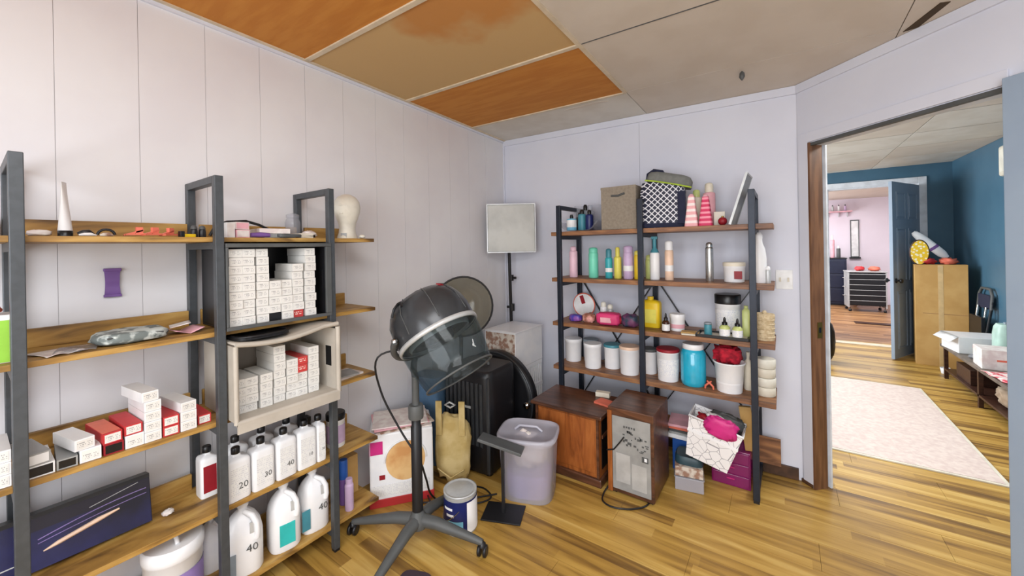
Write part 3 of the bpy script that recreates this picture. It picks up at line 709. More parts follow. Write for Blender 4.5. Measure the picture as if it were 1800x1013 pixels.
part('head', MB().rbox(.04, .10, [(1, 0), (1, .012)], e=3), 'gray_dark', t, loc=(0, -.02, 0)); part('handle', MB().tube([(0, .03, .006), (0, .10, .006)], .006, 8), 'black_plastic', t)
t = thing('glass_jar', 'clear glass jar seen just left of the rightmost rack frame', 'jar', (-1.985, .945, z))
part('body', MB().lathe([(.030, 0), (.033, .01), (.034, .08), (.028, .10), (.026, .105)], 20), 'clear', t); part('lid', MB().lathe([(.029, .105), (.029, .12), (.0, .13)], 20), 'clear', t)
solo('crumpled_tissue', MB().blob(.05, .06, .035, .5, 4, 2), 'paper', 'crumpled white tissue beside the glass jar', 'tissue', (-1.83, .945, z))
t = can('small_bottle', 'slim white bottle just right of the rightmost rack frame', 'bottle', -1.83, 1.045, z, .0125, .125, 'white_plastic', 'white_plastic', .25)
# foam wig head
t = thing('wig_head', 'off-white foam wig head at the right end of the left rack', 'mannequin head', (-1.87, 1.165, z), math.radians(-55))
prof = [(.052, 0), (.05, .012), (.043, .03), (.040, .055), (.044, .08), (.054, .105), (.064, .135), (.068, .165), (.062, .195), (.044, .218), (.018, .231), (.002, .233)]
part('head', MB().lathe(prof, 28, sx=1.12, sy=.95), 'ivory', t)
part('nose', MB().lathe([(.011, 0), (.008, .014), (.002, .036)], 12), 'ivory', t, loc=(.064, 0, .125), rot=(0, math.radians(-8), 0))
part('brow', MB().tube([(.062, -.030, .165), (.074, 0, .170), (.062, .030, .165)], .006, 8), 'ivory', t)
part('lips', MB().tube([(.053, -.014, .110), (.060, 0, .111), (.053, .014, .110)], .004, 8), 'ivory', t)
part('label_print', MB().box(.050, .0535, -.012, .018, .004, .028), 'grey_panel', t)
solo('cotton_pad', MB().blob(.03, .03, .02, .2, 3, 8), 'ivory', 'small white pad at the board end beside the wig head', 'pad', (-1.80, 1.205, z))

# --- second shelf left
z = LT[1] + .0008
t = thing('snack_carton', 'lime green carton with white side at the left picture edge', 'carton', (-1.80, 0.055, z), 0)
part('body', MB().box(-.10, 0, -.055, .048, 0, .135), 'white_plastic', t, bevel=.001); part('front_print', MB().box(0, .001, -.054, .022, .002, .12), 'green', t)
t2 = solo('crumpled_wrapper', MB().blob(.05, .06, .03, .6, 4, 5), 'salmon', 'red and pink crumpled wrapper on the lime green carton', 'wrapper', (-1.83, .035, z + .1352))
for i, (yy, rz, mt, zz, lb) in enumerate(((.168, .3, 'paper', 0, 'pale pink paper sheet lying right of the green carton'), (.200, -.2, 'clear', .002, 'clear plastic sheet lying over the pale pink paper'))):
    solo('paper_sheet', MB().sheet(lambda u, v: (-.09 + .13 * u, -.04 + .09 * v, .006 * abs(math.sin(6 * v + 3 * u)) * u), 8, 10, .001), mt, lb, 'paper', (-1.82, yy, z + zz), rz)
t = thing('zipped_pouch', 'long grey patterned pouch lying on the second shelf', 'pouch', (-1.86, .335, z), .06)
part('body', MB().blob(.15, .19, .042, .12, 3, 3, e=.6, n=28, m=12), mat('greyprint', (198, 204, 200), .6, second=(110, 118, 116), scale=26, lo=.45, hi=.55), t)
part('zip', MB().tube([(.066, -.07 + .14 * i / 10, .026 + .004 * math.sin(i)) for i in range(11)], .003, 6), 'gray_dark', t)
solo('folded_leaflet', MB().sheet(lambda u, v: (-.05 + .1 * u, -.045 + .09 * v, .016 * abs(1 - 2 * v) + .001), 6, 10, .002), 'pink', 'pink folded leaflet beside the grey patterned pouch', 'leaflet', (-1.86, .484, z), .1)
solo('folded_leaflet', MB().sheet(lambda u, v: (-.04 + .08 * u, -.03 + .06 * v, .022 + .012 * v), 6, 8, .002), 'paper', 'white leaflet resting over the pink folded leaflet', 'leaflet', (-1.88, .475, z + .002), -.2)
# right overhang items
solo('white_strip', MB().box(-.004, .004, -.008, .008, 0, .09), 'white_plastic', 'narrow white carton edge right of the black bin', 'carton', (-1.80, 1.035, LT[1] + .0008))
m = MB(); m.box(-.08, .05, -.07, .07, 0, .010)
solo('paper_stack', m, 'paper', 'small stack of papers on the third shelf right end', 'paper', (-1.84, 1.12, LT[2] + .0008), .1)
solo('booklet', MB().box(-.06, .05, -.05, .05, 0, .006), 'grey_panel', 'grey booklet on the small stack of papers', 'booklet', (-1.83, 1.115, LT[2] + .012), -.15)
# purple bow patch on wall
t = thing('wall_pouch', 'purple fabric pouch pinned flat on the left wall', 'pouch', (XL + .0055, .326, 1.253))
m = MB()
def pf(u, v): return (.003 + .004 * abs(math.sin(8 * v)), (-.022 + .044 * u) * (1 - .15 * math.sin(PI * v)), .102 * v)
vs = [pf(i / 8, j / 12) for i in range(9) for j in range(13)]
vb = [(.0, p[1], p[2]) for p in vs]; N = len(vs); fs = []
for i in range(8):
    for j in range(12):
        a, b, c, d_ = i * 13 + j, (i + 1) * 13 + j, (i + 1) * 13 + j + 1, i * 13 + j + 1
        fs.append((a, b, c, d_)); fs.append((a + N, d_ + N, c + N, b + N))
m.add(vs + vb, fs, 0, True)
part('body', m, 'purple', t); part('top_band', MB().box(0, .010, -.024, .024, .094, .105), 'purple', t, bevel=.002); part('bottom_band', MB().box(0, .010, -.024, .024, -.002, .008), 'purple', t, bevel=.002)

# --- third shelf cartons
z = LT[2] + .0008
def cart3(yy, zz, w, h, d, mt, lb, rz=0, x=-1.775, top=None, front=None):
    t = thing('product_carton', lb, 'carton', (x, yy, z + zz), rz, 'cartons on the third shelf of the left rack')
    part('body', MB().box(-d, 0, -w / 2, w / 2, 0, h), mt, t)
    part('end_label', MB().box(0, .0006, -w / 2 + .004, w / 2 - .004, .004, h - .004), front or 'carton', t)
    if top: part('top_panel', MB().box(-d * .98, -.01, -w / 2 + .001, w / 2 - .001, h, h + .0006), top, t)
    return t
for k in range(3): cart3(.052, .0345 * k, .046, .0335, .17, 'white_plastic', f'white carton in stack left of the first frame, {ordn(k)} of three' if k else 'white carton at the bottom of stack left of the first frame')
cart3(.128, 0, .052, .034, .17, 'white_plastic', 'white carton right of the first frame with dark printed end', .0, front='black_plastic')
cart3(.124, .035, .046, .034, .16, 'grey_panel', 'grey-topped carton lying tilted beside the first frame', .16, front='white_plastic')
cart3(.178, 0, .042, .030, .17, 'grey_panel', 'open grey carton with black window on the shelf edge', -.06, front='black_cap')
cart3(.226, 0, .046, .040, .17, 'white_plastic', 'white carton under the tilted white carton', 0)
cart3(.214, .041, .044, .034, .15, 'white_plastic', 'white carton tilted on top, left of the red cartons', .2, front='carton')
cart3(.277, 0, .046, .034, .17, 'red_dark', 'dark red carton at shelf level with black printed end', 0, front='black_cap')
cart3(.275, .035, .045, .034, .17, 'red', 'red-topped carton on the dark red carton', .1, front='carton', top='salmon')
cart3(.326, 0, .045, .042, .17, 'white_plastic', 'taller white carton under the second red carton', 0)
cart3(.324, .043, .044, .033, .17, 'red', 'red-topped carton on the taller white carton', .06, front='carton')
for k in range(5): cart3(.372 - (.006 if k == 4 else 0), .0345 * k, .044, .0335, .17, 'white_plastic', 'white carton in the tallest stack of the third shelf, ' + ('bottom' if k == 0 else ordn(k) + ' from bottom'), .05 if k < 4 else .12)
for k in range(2): cart3(.420, .0345 * k, .044, .0335, .17, 'red', 'red carton between the two white stacks, ' + ('lower' if k == 0 else 'upper') + ' one', 0, front='carton')
for k in range(3): cart3(.469, .0345 * k, .046, .0335, .17, 'white_plastic', 'white carton in three-high stack beside the middle frame, ' + ['bottom', 'middle', 'top'][k], .03 if k < 2 else .12)
cart3(.520, 0, .040, .0335, .15, 'red', 'lone red carton against the middle rack frame', 0, x=-1.79)

# --- fourth shelf
z = LT[3] + .0008
t = thing('appliance_box', 'long dark blue hair styler box leaning on the fourth shelf', 'box', (-1.885, .088, z + .0005), 0)
T = Matrix.Rotation(math.radians(-12), 4, 'Y')
def tilt(m_): m_.v = [tuple(T @ Vector(p)) for p in m_.v]; return m_
part('body', tilt(MB().box(-.05, 0, -.24, .30, .011, .175)), mat('navybox', (38, 40, 84), .25, second=(26, 26, 40), scale=3.5, lo=.4, hi=.62), t, bevel=.001)
part('end_panel', tilt(MB().box(-.05, 0, .30, .301, .011, .175)), 'black_plastic', t)
part('top_edge', tilt(MB().box(-.051, .0008, -.24, .3012, .163, .176)), 'black_plastic', t)
part('top_print', tilt(MB().box(0, .0006, .02, .30, .125, .163)), mat('box_dark', (34, 32, 44), .25), t)
part('tool_print', tilt(MB().tube([(.0006, .05, .060), (.0006, .08, .068), (.0006, .17, .088), (.0006, .22, .096)], [.002, .007, .008, .003], 6)), 'peach', t)
part('swoosh_print', tilt(MB().tube([(.0004, .04 + .25 * i / 10, .085 + .045 * math.sin(.3 + 1.3 * i / 10)) for i in range(11)], .0016, 5)), 'violet_label', t)
part('swoosh_print', tilt(MB().tube([(.0004, .04 + .25 * i / 10, .080 + .034 * math.sin(.2 + 1.2 * i / 10)) for i in range(11)], .0012, 5)), 'violet_label', t)
part('line_print', tilt(MB().tube([(.0004, .15, .135), (.0004, .27, .158)], .0012, 5)), 'silver_plastic', t)
part('line_print', tilt(MB().tube([(.0004, -.2, .045), (.0004, .02, .05)], .0022, 5)), 'silver_plastic', t)
solo('cotton_wad', MB().blob(.03, .035, .02, .5, 4, 6), 'paper', 'small white wad right of the long dark blue box', 'wad', (-1.90, .435, z))
mat('bottle_white', (240, 240, 241), .3, second=(234, 235, 238))
def litre(label, x, y, num, r=0, col='bottle_white', w=.085, d=.07, h=.17, cap='black_cap', ink=None, grp='developer bottles on the fourth shelf', zz=None, numsize=.03):
    t = thing('developer_bottle', label, 'bottle', (x, y, zz if zz is not None else z), r, grp)
    part('body', MB().rbox(d, w, [(.97, 0), (1, .005), (1, h * .82), (.97, h * .87), (.84, h * .915), (.40, h * .945), (.34, h * .96), (.33, h)], e=7, n=36), col, t)
    part('cap', MB().lathe([(.015, h), (.0155, h + .004), (.0155, h + .022), (.013, h + .025)], 18), cap, t)
    part('label_panel', MB().box(d / 2, d / 2 + .0008, -w * .36, w * .36, h * .12, h * .74), 'label_print' if not ink else ink, t)
    if num:
        part('number_patch', MB().box(d / 2 + .0008, d / 2 + .0012, -w * .05, w * .34, h * .2, h * .42), 'white_pure', t)
        text(num, numsize, 'gray_dark', t, (d / 2 + .0016, w * .14, h * .31), (PI / 2, 0, PI / 2))
    return t
litre('white bottle with red label behind the middle frame post', -1.93, .565, None, 0, w=.06, ink='red_dark')
litre('white developer bottle marked 20, nearest the middle frame', -1.805, .622, '20', .05, h=.175, numsize=.036)
litre('white developer bottle marked 30, second in the front row', -1.805, .712, '30', .05, h=.178)
litre('white developer bottle marked 40, third in the front row', -1.807, .803, '40', .04, h=.180)
litre('white developer bottle with faint label, fourth in the front row', -1.807, .892, '10', 0, h=.182, numsize=.02)
litre('white developer bottle beside the rightmost frame post', -1.807, .957, '20', 0, w=.042, h=.182, numsize=.014)
litre('plain white developer bottle in the back row nearest the middle frame', -1.905, .655, None, 0, h=.18)
litre('plain white developer bottle in the middle of the back row', -1.905, .755, None, 0, h=.18)
litre('plain white developer bottle in the back row nearest the rightmost frame', -1.905, .860, None, 0, h=.18)
tub('cream_jar', 'round white jar with black lid at the fourth shelf end', 'jar', -1.86, 1.075, z, .043, .165, 'white_plastic', 'black_cap', .03, band=('lilac', .15, .8), taper=.98)
t = thing('spray_bottle', 'small dark trigger bottle behind the white jar', 'bottle', (-1.93, .965, z))
part('body', MB().lathe(bottle_prof(.02, .15), 16), 'black_plastic', t); part('trigger', MB().box(-.01, .03, -.008, .008, .15, .17).box(.02, .03, -.006, .006, .12, .15), 'black_cap', t)

# --- bottom shelf
z = LT[4] + .0008
t = tub('wash_tub', 'large white round tub with violet label on the bottom shelf', 'tub', -1.862, .440, z, .085, .245, 'bottle_white', 'bottle_white', .04, taper=.97)
part('label_panel', MB().lathe([(.0862, .03), (.0862, .15)], 28, cap=False), 'violet_label', t)
part('handle', MB().tube([(-.05, .0, .246), (-.04, .0, .262), (.0, 0, .268), (.04, 0, .262), (.05, 0, .246)], .007, 8), 'bottle_white', t)
def jug(label, x, y, r, num=None, patch=None, h=.25, w=.135, d=.125, grp='gallon jugs on the bottom shelf', cap=True, lean=0):
    t = thing('gallon_jug', label, 'jug', (x, y, z), 0, grp, rot=(lean, 0, r))
    prof = [(.93, 0), (1, .010), (1, h * .50), (.99, h * .60), (.90, h * .72), (.66, h * .84), (.40, h * .92), (.24, h * .95), (.23, h)]
    part('body', MB().rbox(d, w, prof, e=3.2, n=32), 'bottle_white', t)
    part('handle', MB().tube([(d * .20, w * .02, h * .95), (d * .40, w * .20, h * .90), (d * .47, w * .30, h * .78), (d * .48, w * .32, h * .62), (d * .44, w * .3, h * .54)], [.009, .011, .011, .011, .012], 10), 'bottle_white', t)
    part('handle_gap', MB().rbox(.004, .02, [(1, 0), (1, h * .16)], e=3), 'silver_plastic', t, loc=(d * .475, w * .20, h * .64), rot=(0, math.radians(-6), 0))
    if cap: part('cap', MB().lathe([(.020, h), (.021, h + .003), (.021, h + .018), (.018, h + .02)], 18), 'bottle_white', t)
    if patch: part('label_patch', MB().box(d / 2 - .001, d / 2 + .0015, patch[1], patch[2], patch[3], patch[4]), patch[0], t)
    if num: text(num, .042, 'gray_dark', t, (d / 2 + .0022, w * .18, h * .42), FX)
    return t
jug('white jug behind the violet label tub, partly behind the post', -1.955, .585, 0, h=.2, w=.09, d=.09)
t = jug('white gallon jug marked 40 with pump neck on the bottom shelf', -1.838, .655, -.25, '40', (mat('greyblue', (140, 152, 162), .5), -.072, -.03, .015, .105), h=.255)
jug('white gallon jug with turquoise label, middle of the jugs', -1.838, .812, -.18, None, (mat('tealbright', (52, 190, 186), .4), -.03, .03, .03, .12), h=.255, w=.124)
jug('white gallon jug with blue-grey strip, nearest the rightmost post', -1.845, .945, -.1, '40', (mat('tealdull', (70, 140, 156), .4), -.07, -.035, .03, .12), h=.250, w=.124)
can('shampoo_bottle', 'lilac bottle at the right end of the bottom shelf', 'bottle', -1.80, 1.105, z, .021, .155, 'lilac', 'lilac', .15, cap_r=.8, domed=False)
can('shampoo_bottle', 'tall purple and blue bottle behind the lilac bottle', 'bottle', -1.865, 1.115, z, .021, .225, 'purple', 'blue', .42, cap_r=.98, domed=False)
solo('kraft_box', MB().box(-.05, .05, -.03, .03, 0, .20), 'kraft', 'brown kraft box standing at the bottom shelf right end', 'box', (-1.95, 1.19, z), bevel=.001)

# ------------------------------------------------------------------ hooded dryer on five-caster base
dx, dy = -1.455, 1.245
dr = thing('hood_dryer', 'black salon hood dryer with smoked visor on a rolling stand', 'hair dryer', (0, 0, 0))
legs = [(204, .345), (286, .345), (20, .325), (100, .30)]
part('hub', MB().lathe([(.045, .085), (.05, .10), (.042, .13), (.028, .15), (.024, .17)], 20), 'gray_dark', dr, loc=(dx, dy, 0))
for a, Lg in legs:
    q = math.radians(a); c, s_ = math.cos(q), math.sin(q)
    pts = [(dx + c * Lg * f, dy + s_ * Lg * f, h) for f, h in ((.06, .115), (.3, .112), (.6, .092), (.85, .074), (1, .062))]
    lg = part('leg', MB().tube(pts, [.030, .027, .022, .018, .014], 10), 'gray_dark', dr)
    ex, ey = dx + c * Lg, dy + s_ * Lg
    m = MB(); m.T = Matrix.Translation((ex, ey, .026)) @ Matrix.Rotation(q + PI / 2, 4, 'Z') @ Matrix.Rotation(PI / 2, 4, 'X')
    for zz in (-.022, .006): m.lathe([(.020, zz), (.0255, zz + .003), (.0255, zz + .013), (.020, zz + .016)], 18)
    part('caster', m, 'black_plastic', lg)
    part('caster_fork', MB().lathe([(.018, .046), (.016, .058), (.008, .064), (.006, .075)], 12), 'black_plastic', lg, loc=(ex, ey, 0))
part('pole', MB().lathe([(.026, .14), (.026, .56), (.022, .565), (.022, .62)], 18), 'black_plastic', dr, loc=(dx, dy, 0))
part('collar', MB().lathe([(.034, .60), (.036, .61), (.036, .655), (.032, .665)], 18), 'gray_dark', dr, loc=(dx, dy, 0))
part('inner_pole', MB().lathe([(.017, .66), (.017, .80)], 16), 'gray_dark', dr, loc=(dx, dy, 0))
# hood axis: opening points to lower right, a little towards the viewer
ax = Vector((.60, .02, -.80)).normalized()
hc_ = Vector((-1.362, 1.318, .992))
zax = -ax; xax = Vector((0, 1, 0)).cross(zax).normalized(); yax = zax.cross(xax)
HM = Matrix((xax, yax, zax)).transposed().to_4x4(); HM.translation = hc_
def hood(mb): mb.v = [tuple(HM @ Vector(p)) for p in mb.v]; return mb
part('dome', hood(MB().lathe([(.192, .0), (.196, .03), (.197, .08), (.188, .13), (.166, .175), (.125, .21), (.07, .23), (.001, .236)], 40)), 'dryer_black', dr)
part('ring', hood(MB().lathe([(.192, -.012), (.201, -.010), (.203, .0), (.200, .010), (.194, .012), (.188, .0)], 40, cap=False)), 'silver_plastic', dr)
vz = part('visor', hood(MB().lathe([(.197, -.006), (.190, -.08), (.177, -.15), (.166, -.205), (.169, -.210), (.164, -.210), (.174, -.15), (.187, -.08), (.193, -.006)], 44, cap=False)), 'smoke', dr)
part('visor_rim', hood(MB().tube([(.167 * math.cos(2 * PI * i / 40), .167 * math.sin(2 * PI * i / 40), -.210) for i in range(40)], .0045, 6, closed=True)), 'gray_dark', dr)
part('inner_cup', hood(MB().lathe([(.150, -.02), (.165, .02), (.160, .08), (.12, .13), (.04, .15)], 32, cap=False)), mat('inner_grey', (136, 142, 142), .5), dr)
part('vent_grille', hood(MB().lathe([(.06, -.035), (.07, -.03), (.07, .08), (.001, .09)], 24)), 'black_plastic', dr)
m = MB()
for k_ in range(8):
    a = 2 * PI * k_ / 8 + .2
    m.tube([(.1985 * math.cos(a), .1985 * math.sin(a), .03), (.191 * math.cos(a), .191 * math.sin(a), .13), (.168 * math.cos(a), .168 * math.sin(a), .177), (.128 * math.cos(a), .128 * math.sin(a), .211)], .0022, 6)
part('dome_rib', hood(m), 'gray_dark', dr)
m = MB(); m.tube([(-.05, -.165, .165), (-.03, -.15, .195), (.0, -.14, .205), (.03, -.15, .195), (.045, -.165, .165)], .006, 8)
part('top_handle', hood(m), 'black_plastic', dr)
part('control_knob', hood(MB().lathe([(.03, .225), (.03, .245), (.024, .25)], 18)), 'black_plastic', dr)
_d = Vector((.85, .17, .6)); _a = math.atan2(_d.dot(yax), _d.dot(xax))
m = MB(); m.T = HM @ Matrix.Rotation(_a, 4, 'Z') @ Matrix.Translation((.150, 0, .193)) @ Matrix.Rotation(math.radians(52), 4, 'Y')
m.box(-.012, .012, -.030, -.022, -.002, .003); m.box(-.012, -.006, -.022, -.008, -.002, .003); m.box(-.012, .012, -.008, -.002, -.002, .003)
part('brand_badge', m, 'red_dark', dr)
m = MB(); m.T = HM @ Matrix.Rotation(_a, 4, 'Z') @ Matrix.Translation((.150, 0, .193)) @ Matrix.Rotation(math.radians(52), 4, 'Y')
m.box(-.012, .012, .004, .010, -.002, .003); m.box(-.012, -.006, .010, .024, -.002, .003); m.box(.006, .012, .010, .024, -.002, .003)
part('brand_badge', m, 'black_cap', dr)
# yoke: curved arm from the pole to the hood pivots
A = Vector((dx, dy, .79))
arc = [HM @ Vector((.218 * math.cos(PI + t_), .218 * math.sin(PI + t_), .055 - .05 * math.cos(t_))) for t_ in [-1.35 + 2.7 * i / 16 for i in range(17)]]
side = arc[-1]; mid = arc[8]
part('yoke', MB().tube(arc, .014, 10).tube([A, A.lerp(mid, .5) + Vector((-.012, 0, -.01)), mid], .016, 10), 'gray_dark', dr)
part('pivot_bolt', MB().lathe([(.014, 0), (.014, .012), (.008, .016)], 12), 'chrome', dr, loc=side)
part('power_cable', MB().tube(smooth_path([HM @ Vector((-.20, 0, .05)), (-1.64, 1.17, .88), (-1.66, 1.20, .7), (-1.59, 1.26, .5), (-1.50, 1.30, .36), (-1.485, 1.33, .25), (-1.52, 1.40, .12), (-1.46, 1.50, .01), (-1.40, 1.58, .006)]), .005, 8), 'black_plastic', dr)
# second dryer behind: only the bowl shows
d2r = thing('hood_dryer', 'second dryer behind the first, only its round smoked bowl visible', 'hair dryer', (-1.975, 2.13, 0))
part('base', MB().lathe([(.075, 0), (.078, .006), (.07, .02), (.02, .03)], 20), 'gray_dark', d2r)
part('pole', MB().lathe([(.014, .02), (.014, .80)], 12), 'gray_dark', d2r)
T = Matrix.Translation((.12, -.10, 1.0)) @ Matrix.Scale(1.14, 4) @ Matrix.Rotation(math.radians(42), 4, 'Z') @ Matrix.Rotation(math.radians(84), 4, 'X')
m = MB(); m.T = T; m.lathe([(.001, -.12), (.07, -.115), (.13, -.085), (.165, -.04), (.178, .0), (.184, .004), (.178, .004), (.160, -.036), (.126, -.080), (.07, -.109), (.001, -.114)], 36, cap=False)
part('bowl', m, 'smoke_light', d2r)
m = MB(); m.T = T; m.tube([(.181 * math.cos(2 * PI * i / 36), .181 * math.sin(2 * PI * i / 36), .003) for i in range(36)], .006, 6, closed=True)
part('bowl_rim', m, 'black_plastic', d2r)
part('neck', MB().tube([(0, 0, .79), (.01, .0, .90), T @ Vector((0, 0, -.125))], .014, 8), 'gray_dark', d2r)

# ------------------------------------------------------------------ items on the floor between the racks
# softbox lamp in the corner
sb = thing('softbox_light', 'square white softbox on a black stand in the corner', 'light', (0, 0, 0))
ctr = Vector((-1.835, 2.605, 1.565)); yaw_ = math.atan2(1.86, 2.59)
T = Matrix.Translation(ctr) @ Matrix.Rotation(yaw_, 4, 'Z')
m = MB(); m.T = T; m.box(-.192, .192, -.02, 0, -.192, .192); part('diffuser', m, mat('white_fabric', (206, 208, 204), .85, scale=6), sb, bevel=.006)
m = MB(); m.T = T
vs = [(-.197, 0, -.197), (.197, 0, -.197), (.197, 0, .197), (-.197, 0, .197), (-.05, .10, -.05), (.05, .10, -.05), (.05, .10, .05), (-.05, .10, .05)]
m.add(vs, [(0, 1, 2, 3), (7, 6, 5, 4), (0, 4, 5, 1), (1, 5, 6, 2), (2, 6, 7, 3), (3, 7, 4, 0)]); part('shell', m, 'gray_dark', sb)
m = MB(); m.T = T
m.box(-.197, .197, -.024, .004, -.200, -.192); m.box(-.197, .197, -.024, .004, .192, .200); m.box(-.200, -.192, -.024, .004, -.192, .192); m.box(.192, .200, -.024, .004, -.192, .192); part('frame_edge', m, 'silver_plastic', sb)
part('pole', MB().tube([(-1.93, 2.69, 1.52), (-1.94, 2.715, 1.40), (-1.935, 2.74, .0)], [.012, .014, .014], 10), 'black_plastic', sb)
part('pole_clamp', MB().lathe([(.022, 0), (.022, .05)], 12).box(.015, .05, -.008, .008, .015, .035), 'black_plastic', sb, loc=(-1.937, 2.735, 1.12))
part('pole_clamp', MB().lathe([(.024, 0), (.024, .06)], 12).box(-.05, -.015, -.008, .008, .02, .04), 'black_plastic', sb, loc=(-1.936, 2.738, .86))
part('foot', MB().box(-.06, .03, -.02, .02, 0, .02), 'black_plastic', sb, loc=(-1.935, 2.755, 0))
# white crate with carton on it
cr = thing('plastic_crate', 'white slatted plastic crate standing behind the black cases', 'crate', (0, 0, 0))
cx0, cx1, cy0, cy1 = -1.905, -1.62, 2.33, 2.70
part('body', MB().box(cx0 + .008, cx1 - .010, cy0 + .010, cy1 - .010, 0, .50), 'grey_panel', cr)
m = MB()
for zz in (.0, .15, .30, .475): m.box(cx0, cx1, cy0, cy1, zz, zz + .03)
part('rim_band', m, 'bottle_white', cr)
for i in range(13):
    yy = cy0 + .004 + (cy1 - cy0 - .02) * i / 12
    part('slat', MB().box(cx1 - .010, cx1 - .002, yy, yy + .013, .03, .475), 'bottle_white', cr)
for i in range(9):
    xx = cx0 + .004 + (cx1 - cx0 - .03) * i / 8
    part('slat', MB().box(xx, xx + .013, cy0 + .002, cy0 + .010, .03, .475), 'bottle_white', cr)
ct = thing('carton_box', 'white carton with printed brown end resting on the crate', 'box', (0, 0, 0))
part('body', MB().box(cx0 - .0, cx1, cy0 - .005, cy1 + .005, .506, .775), 'bottle_white', ct, bevel=.003)
part('printed_end', MB().box(cx0 + .01, cx1 - .005, cy0 - .007, cy0 - .005, .515, .765), 'brownprint', ct)
part('wrapping_sheet', MB().sheet(lambda u, v: (cx0 - .01 + (cx1 - cx0 + .02) * u, cy0 - .01 + (cy1 - cy0 + .02) * v, .776 + .010 * abs(math.sin(7 * u + 5 * v)) * math.sin(PI * u) * math.sin(PI * v)), 14, 14, .002), 'bottle_white', ct)
# ribbed black suitcase
su = thing('suitcase', 'black ribbed hard suitcase standing behind the hood dryer', 'suitcase', (-1.675, 1.985, 0), math.radians(3))
part('body', MB().rbox(.37, .32, [(.96, .012), (1, .03), (1, .60), (.97, .63), (.9, .64)], e=9, n=40), 'black_plastic', su)
for i in range(9): part('rib', MB().box(-.155 + i * .034, -.135 + i * .034, -.168, -.158, .18, .57), 'dryer_black', su, bevel=.002)
part('corner_trim', MB().box(.165, .188, -.166, -.150, .03, .61), 'dryer_black', su, bevel=.004)
part('name_badge', MB().box(-.01, .05, -.1685, -.1660, .405, .420), 'silver_plastic', su)
part('top_handle', MB().tube([(-.07, 0, .63), (-.07, 0, .655), (-.05, 0, .667), (.05, 0, .667), (.07, 0, .655), (.07, 0, .63)], .009, 8), 'gray_dark', su)
for sx_ in (-.15, .15):
    for sy_ in (-.12, .12): part('wheel', MB().lathe([(.02, 0), (.024, .003), (.024, .014), (.02, .018)], 14), 'black_plastic', su, loc=(sx_, sy_, 0))
# round black case on edge
rc = thing('round_case', 'round black hard case standing on edge behind the suitcase', 'case', (-1.74, 2.262, .327))
m = MB(); m.T = Matrix.Rotation(PI / 2, 4, 'X'); m.lathe([(.29, -.035), (.325, -.03), (.325, .03), (.29, .035)], 48); part('shell', m, 'black_plastic', rc)
m = MB(); m.T = Matrix.Rotation(PI / 2, 4, 'X'); m.tube([(.318 * math.cos(2 * PI * i / 44), .318 * math.sin(2 * PI * i / 44), .03) for i in range(44)], .008, 6, closed=True); part('rim', m, 'dryer_black', rc)
m = MB(); m.T = Matrix.Translation((.285, -.035, -.0)) @ Matrix.Rotation(PI / 2, 4, 'X'); m.lathe([(.022, 0), (.026, .01), (.02, .03), (.004, .034)], 16); part('latch_knob', m, 'chrome', rc)
# clear storage tub
tb = thing('storage_tub', 'clear plastic tub with frosted lid and violet contents on the floor', 'tub', (-1.225, 1.875, 0), math.radians(20))
w_, d_, h_ = .32, .27, .335
part('body', MB().rbox(w_, d_, [(.86, 0), (.90, .01), (1, h_ - .02), (1.03, h_ - .015), (1.03, h_)], e=4, n=40), 'frost', tb)
part('lid', MB().rbox(w_ * 1.07, d_ * 1.07, [(1, h_), (1, h_ + .018), (.92, h_ + .022), (.90, h_ + .012), (.3, h_ + .014)], e=4, n=40), 'frost', tb)
part('contents', MB().rbox(w_ * .82, d_ * .82, [(.9, .012), (.98, .10), (.95, .14)], e=3, n=28), 'violet_label', tb)
part('contents', MB().blob(.22, .2, .2, .3, 3, 12), 'paper', tb, loc=(0, 0, .15))
part('lid_handle', MB().tube([(-.08, 0, h_ + .016), (-.05, 0, h_ + .04), (.05, 0, h_ + .04), (.08, 0, h_ + .016)], .007, 8), 'frost', tb)
# pedestal stand
pd = thing('pedestal_stand', 'black pedestal with square base and tilted grey top plate', 'stand', (-1.236, 1.637, 0), math.radians(22))
part('base', MB().box(-.105, .105, -.075, .075, 0, .008), 'black_plastic', pd, bevel=.002)
part('pole', MB().box(-.008, .008, -.008, .008, .008, .355), 'black_plastic', pd)
part('top_plate', MB().box(-.13, .11, -.055, .055, 0, .016), 'gray_dark', pd, bevel=.003, loc=(0, 0, .357), rot=(math.radians(-8), math.radians(14), 0))
# paint can
pc = thing('paint_can', 'dark blue labelled paint can with silver lid by the dryer base', 'can', (-1.366, 1.446, 0), math.radians(-35))
r_, h_ = .083, .19
part('body', MB().lathe([(r_ - .002, 0), (r_, .003), (r_, h_ - .010), (r_ + .001, h_ - .008), (r_ + .001, h_ - .006)], 36), 'silver_plastic', pc)
part('label_band', MB().lathe([(r_ + .001, .012), (r_ + .001, h_ - .022)], 36, cap=False), 'navy', pc)
m = MB(); V = [((r_ + .0018) * math.cos(a), (r_ + .0018) * math.sin(a), zz) for zz in (.012, h_ - .03) for a in [math.radians(10 + i * 8) for i in range(9)]]
m.add(V, [(i, i + 1, 10 + i, 9 + i) for i in range(8)], 0, True); part('label_patch', m, 'bottle_white', pc)
m = MB(); V = [((r_ + .0018) * math.cos(a), (r_ + .0018) * math.sin(a), zz) for zz in (.02, .075) for a in [math.radians(-60 + i * 8) for i in range(8)]]
m.add(V, [(i, i + 1, 9 + i, 8 + i) for i in range(7)], 0, True); part('label_patch', m, 'skyblue', pc, label='pale blue swash on the label')
m = MB()
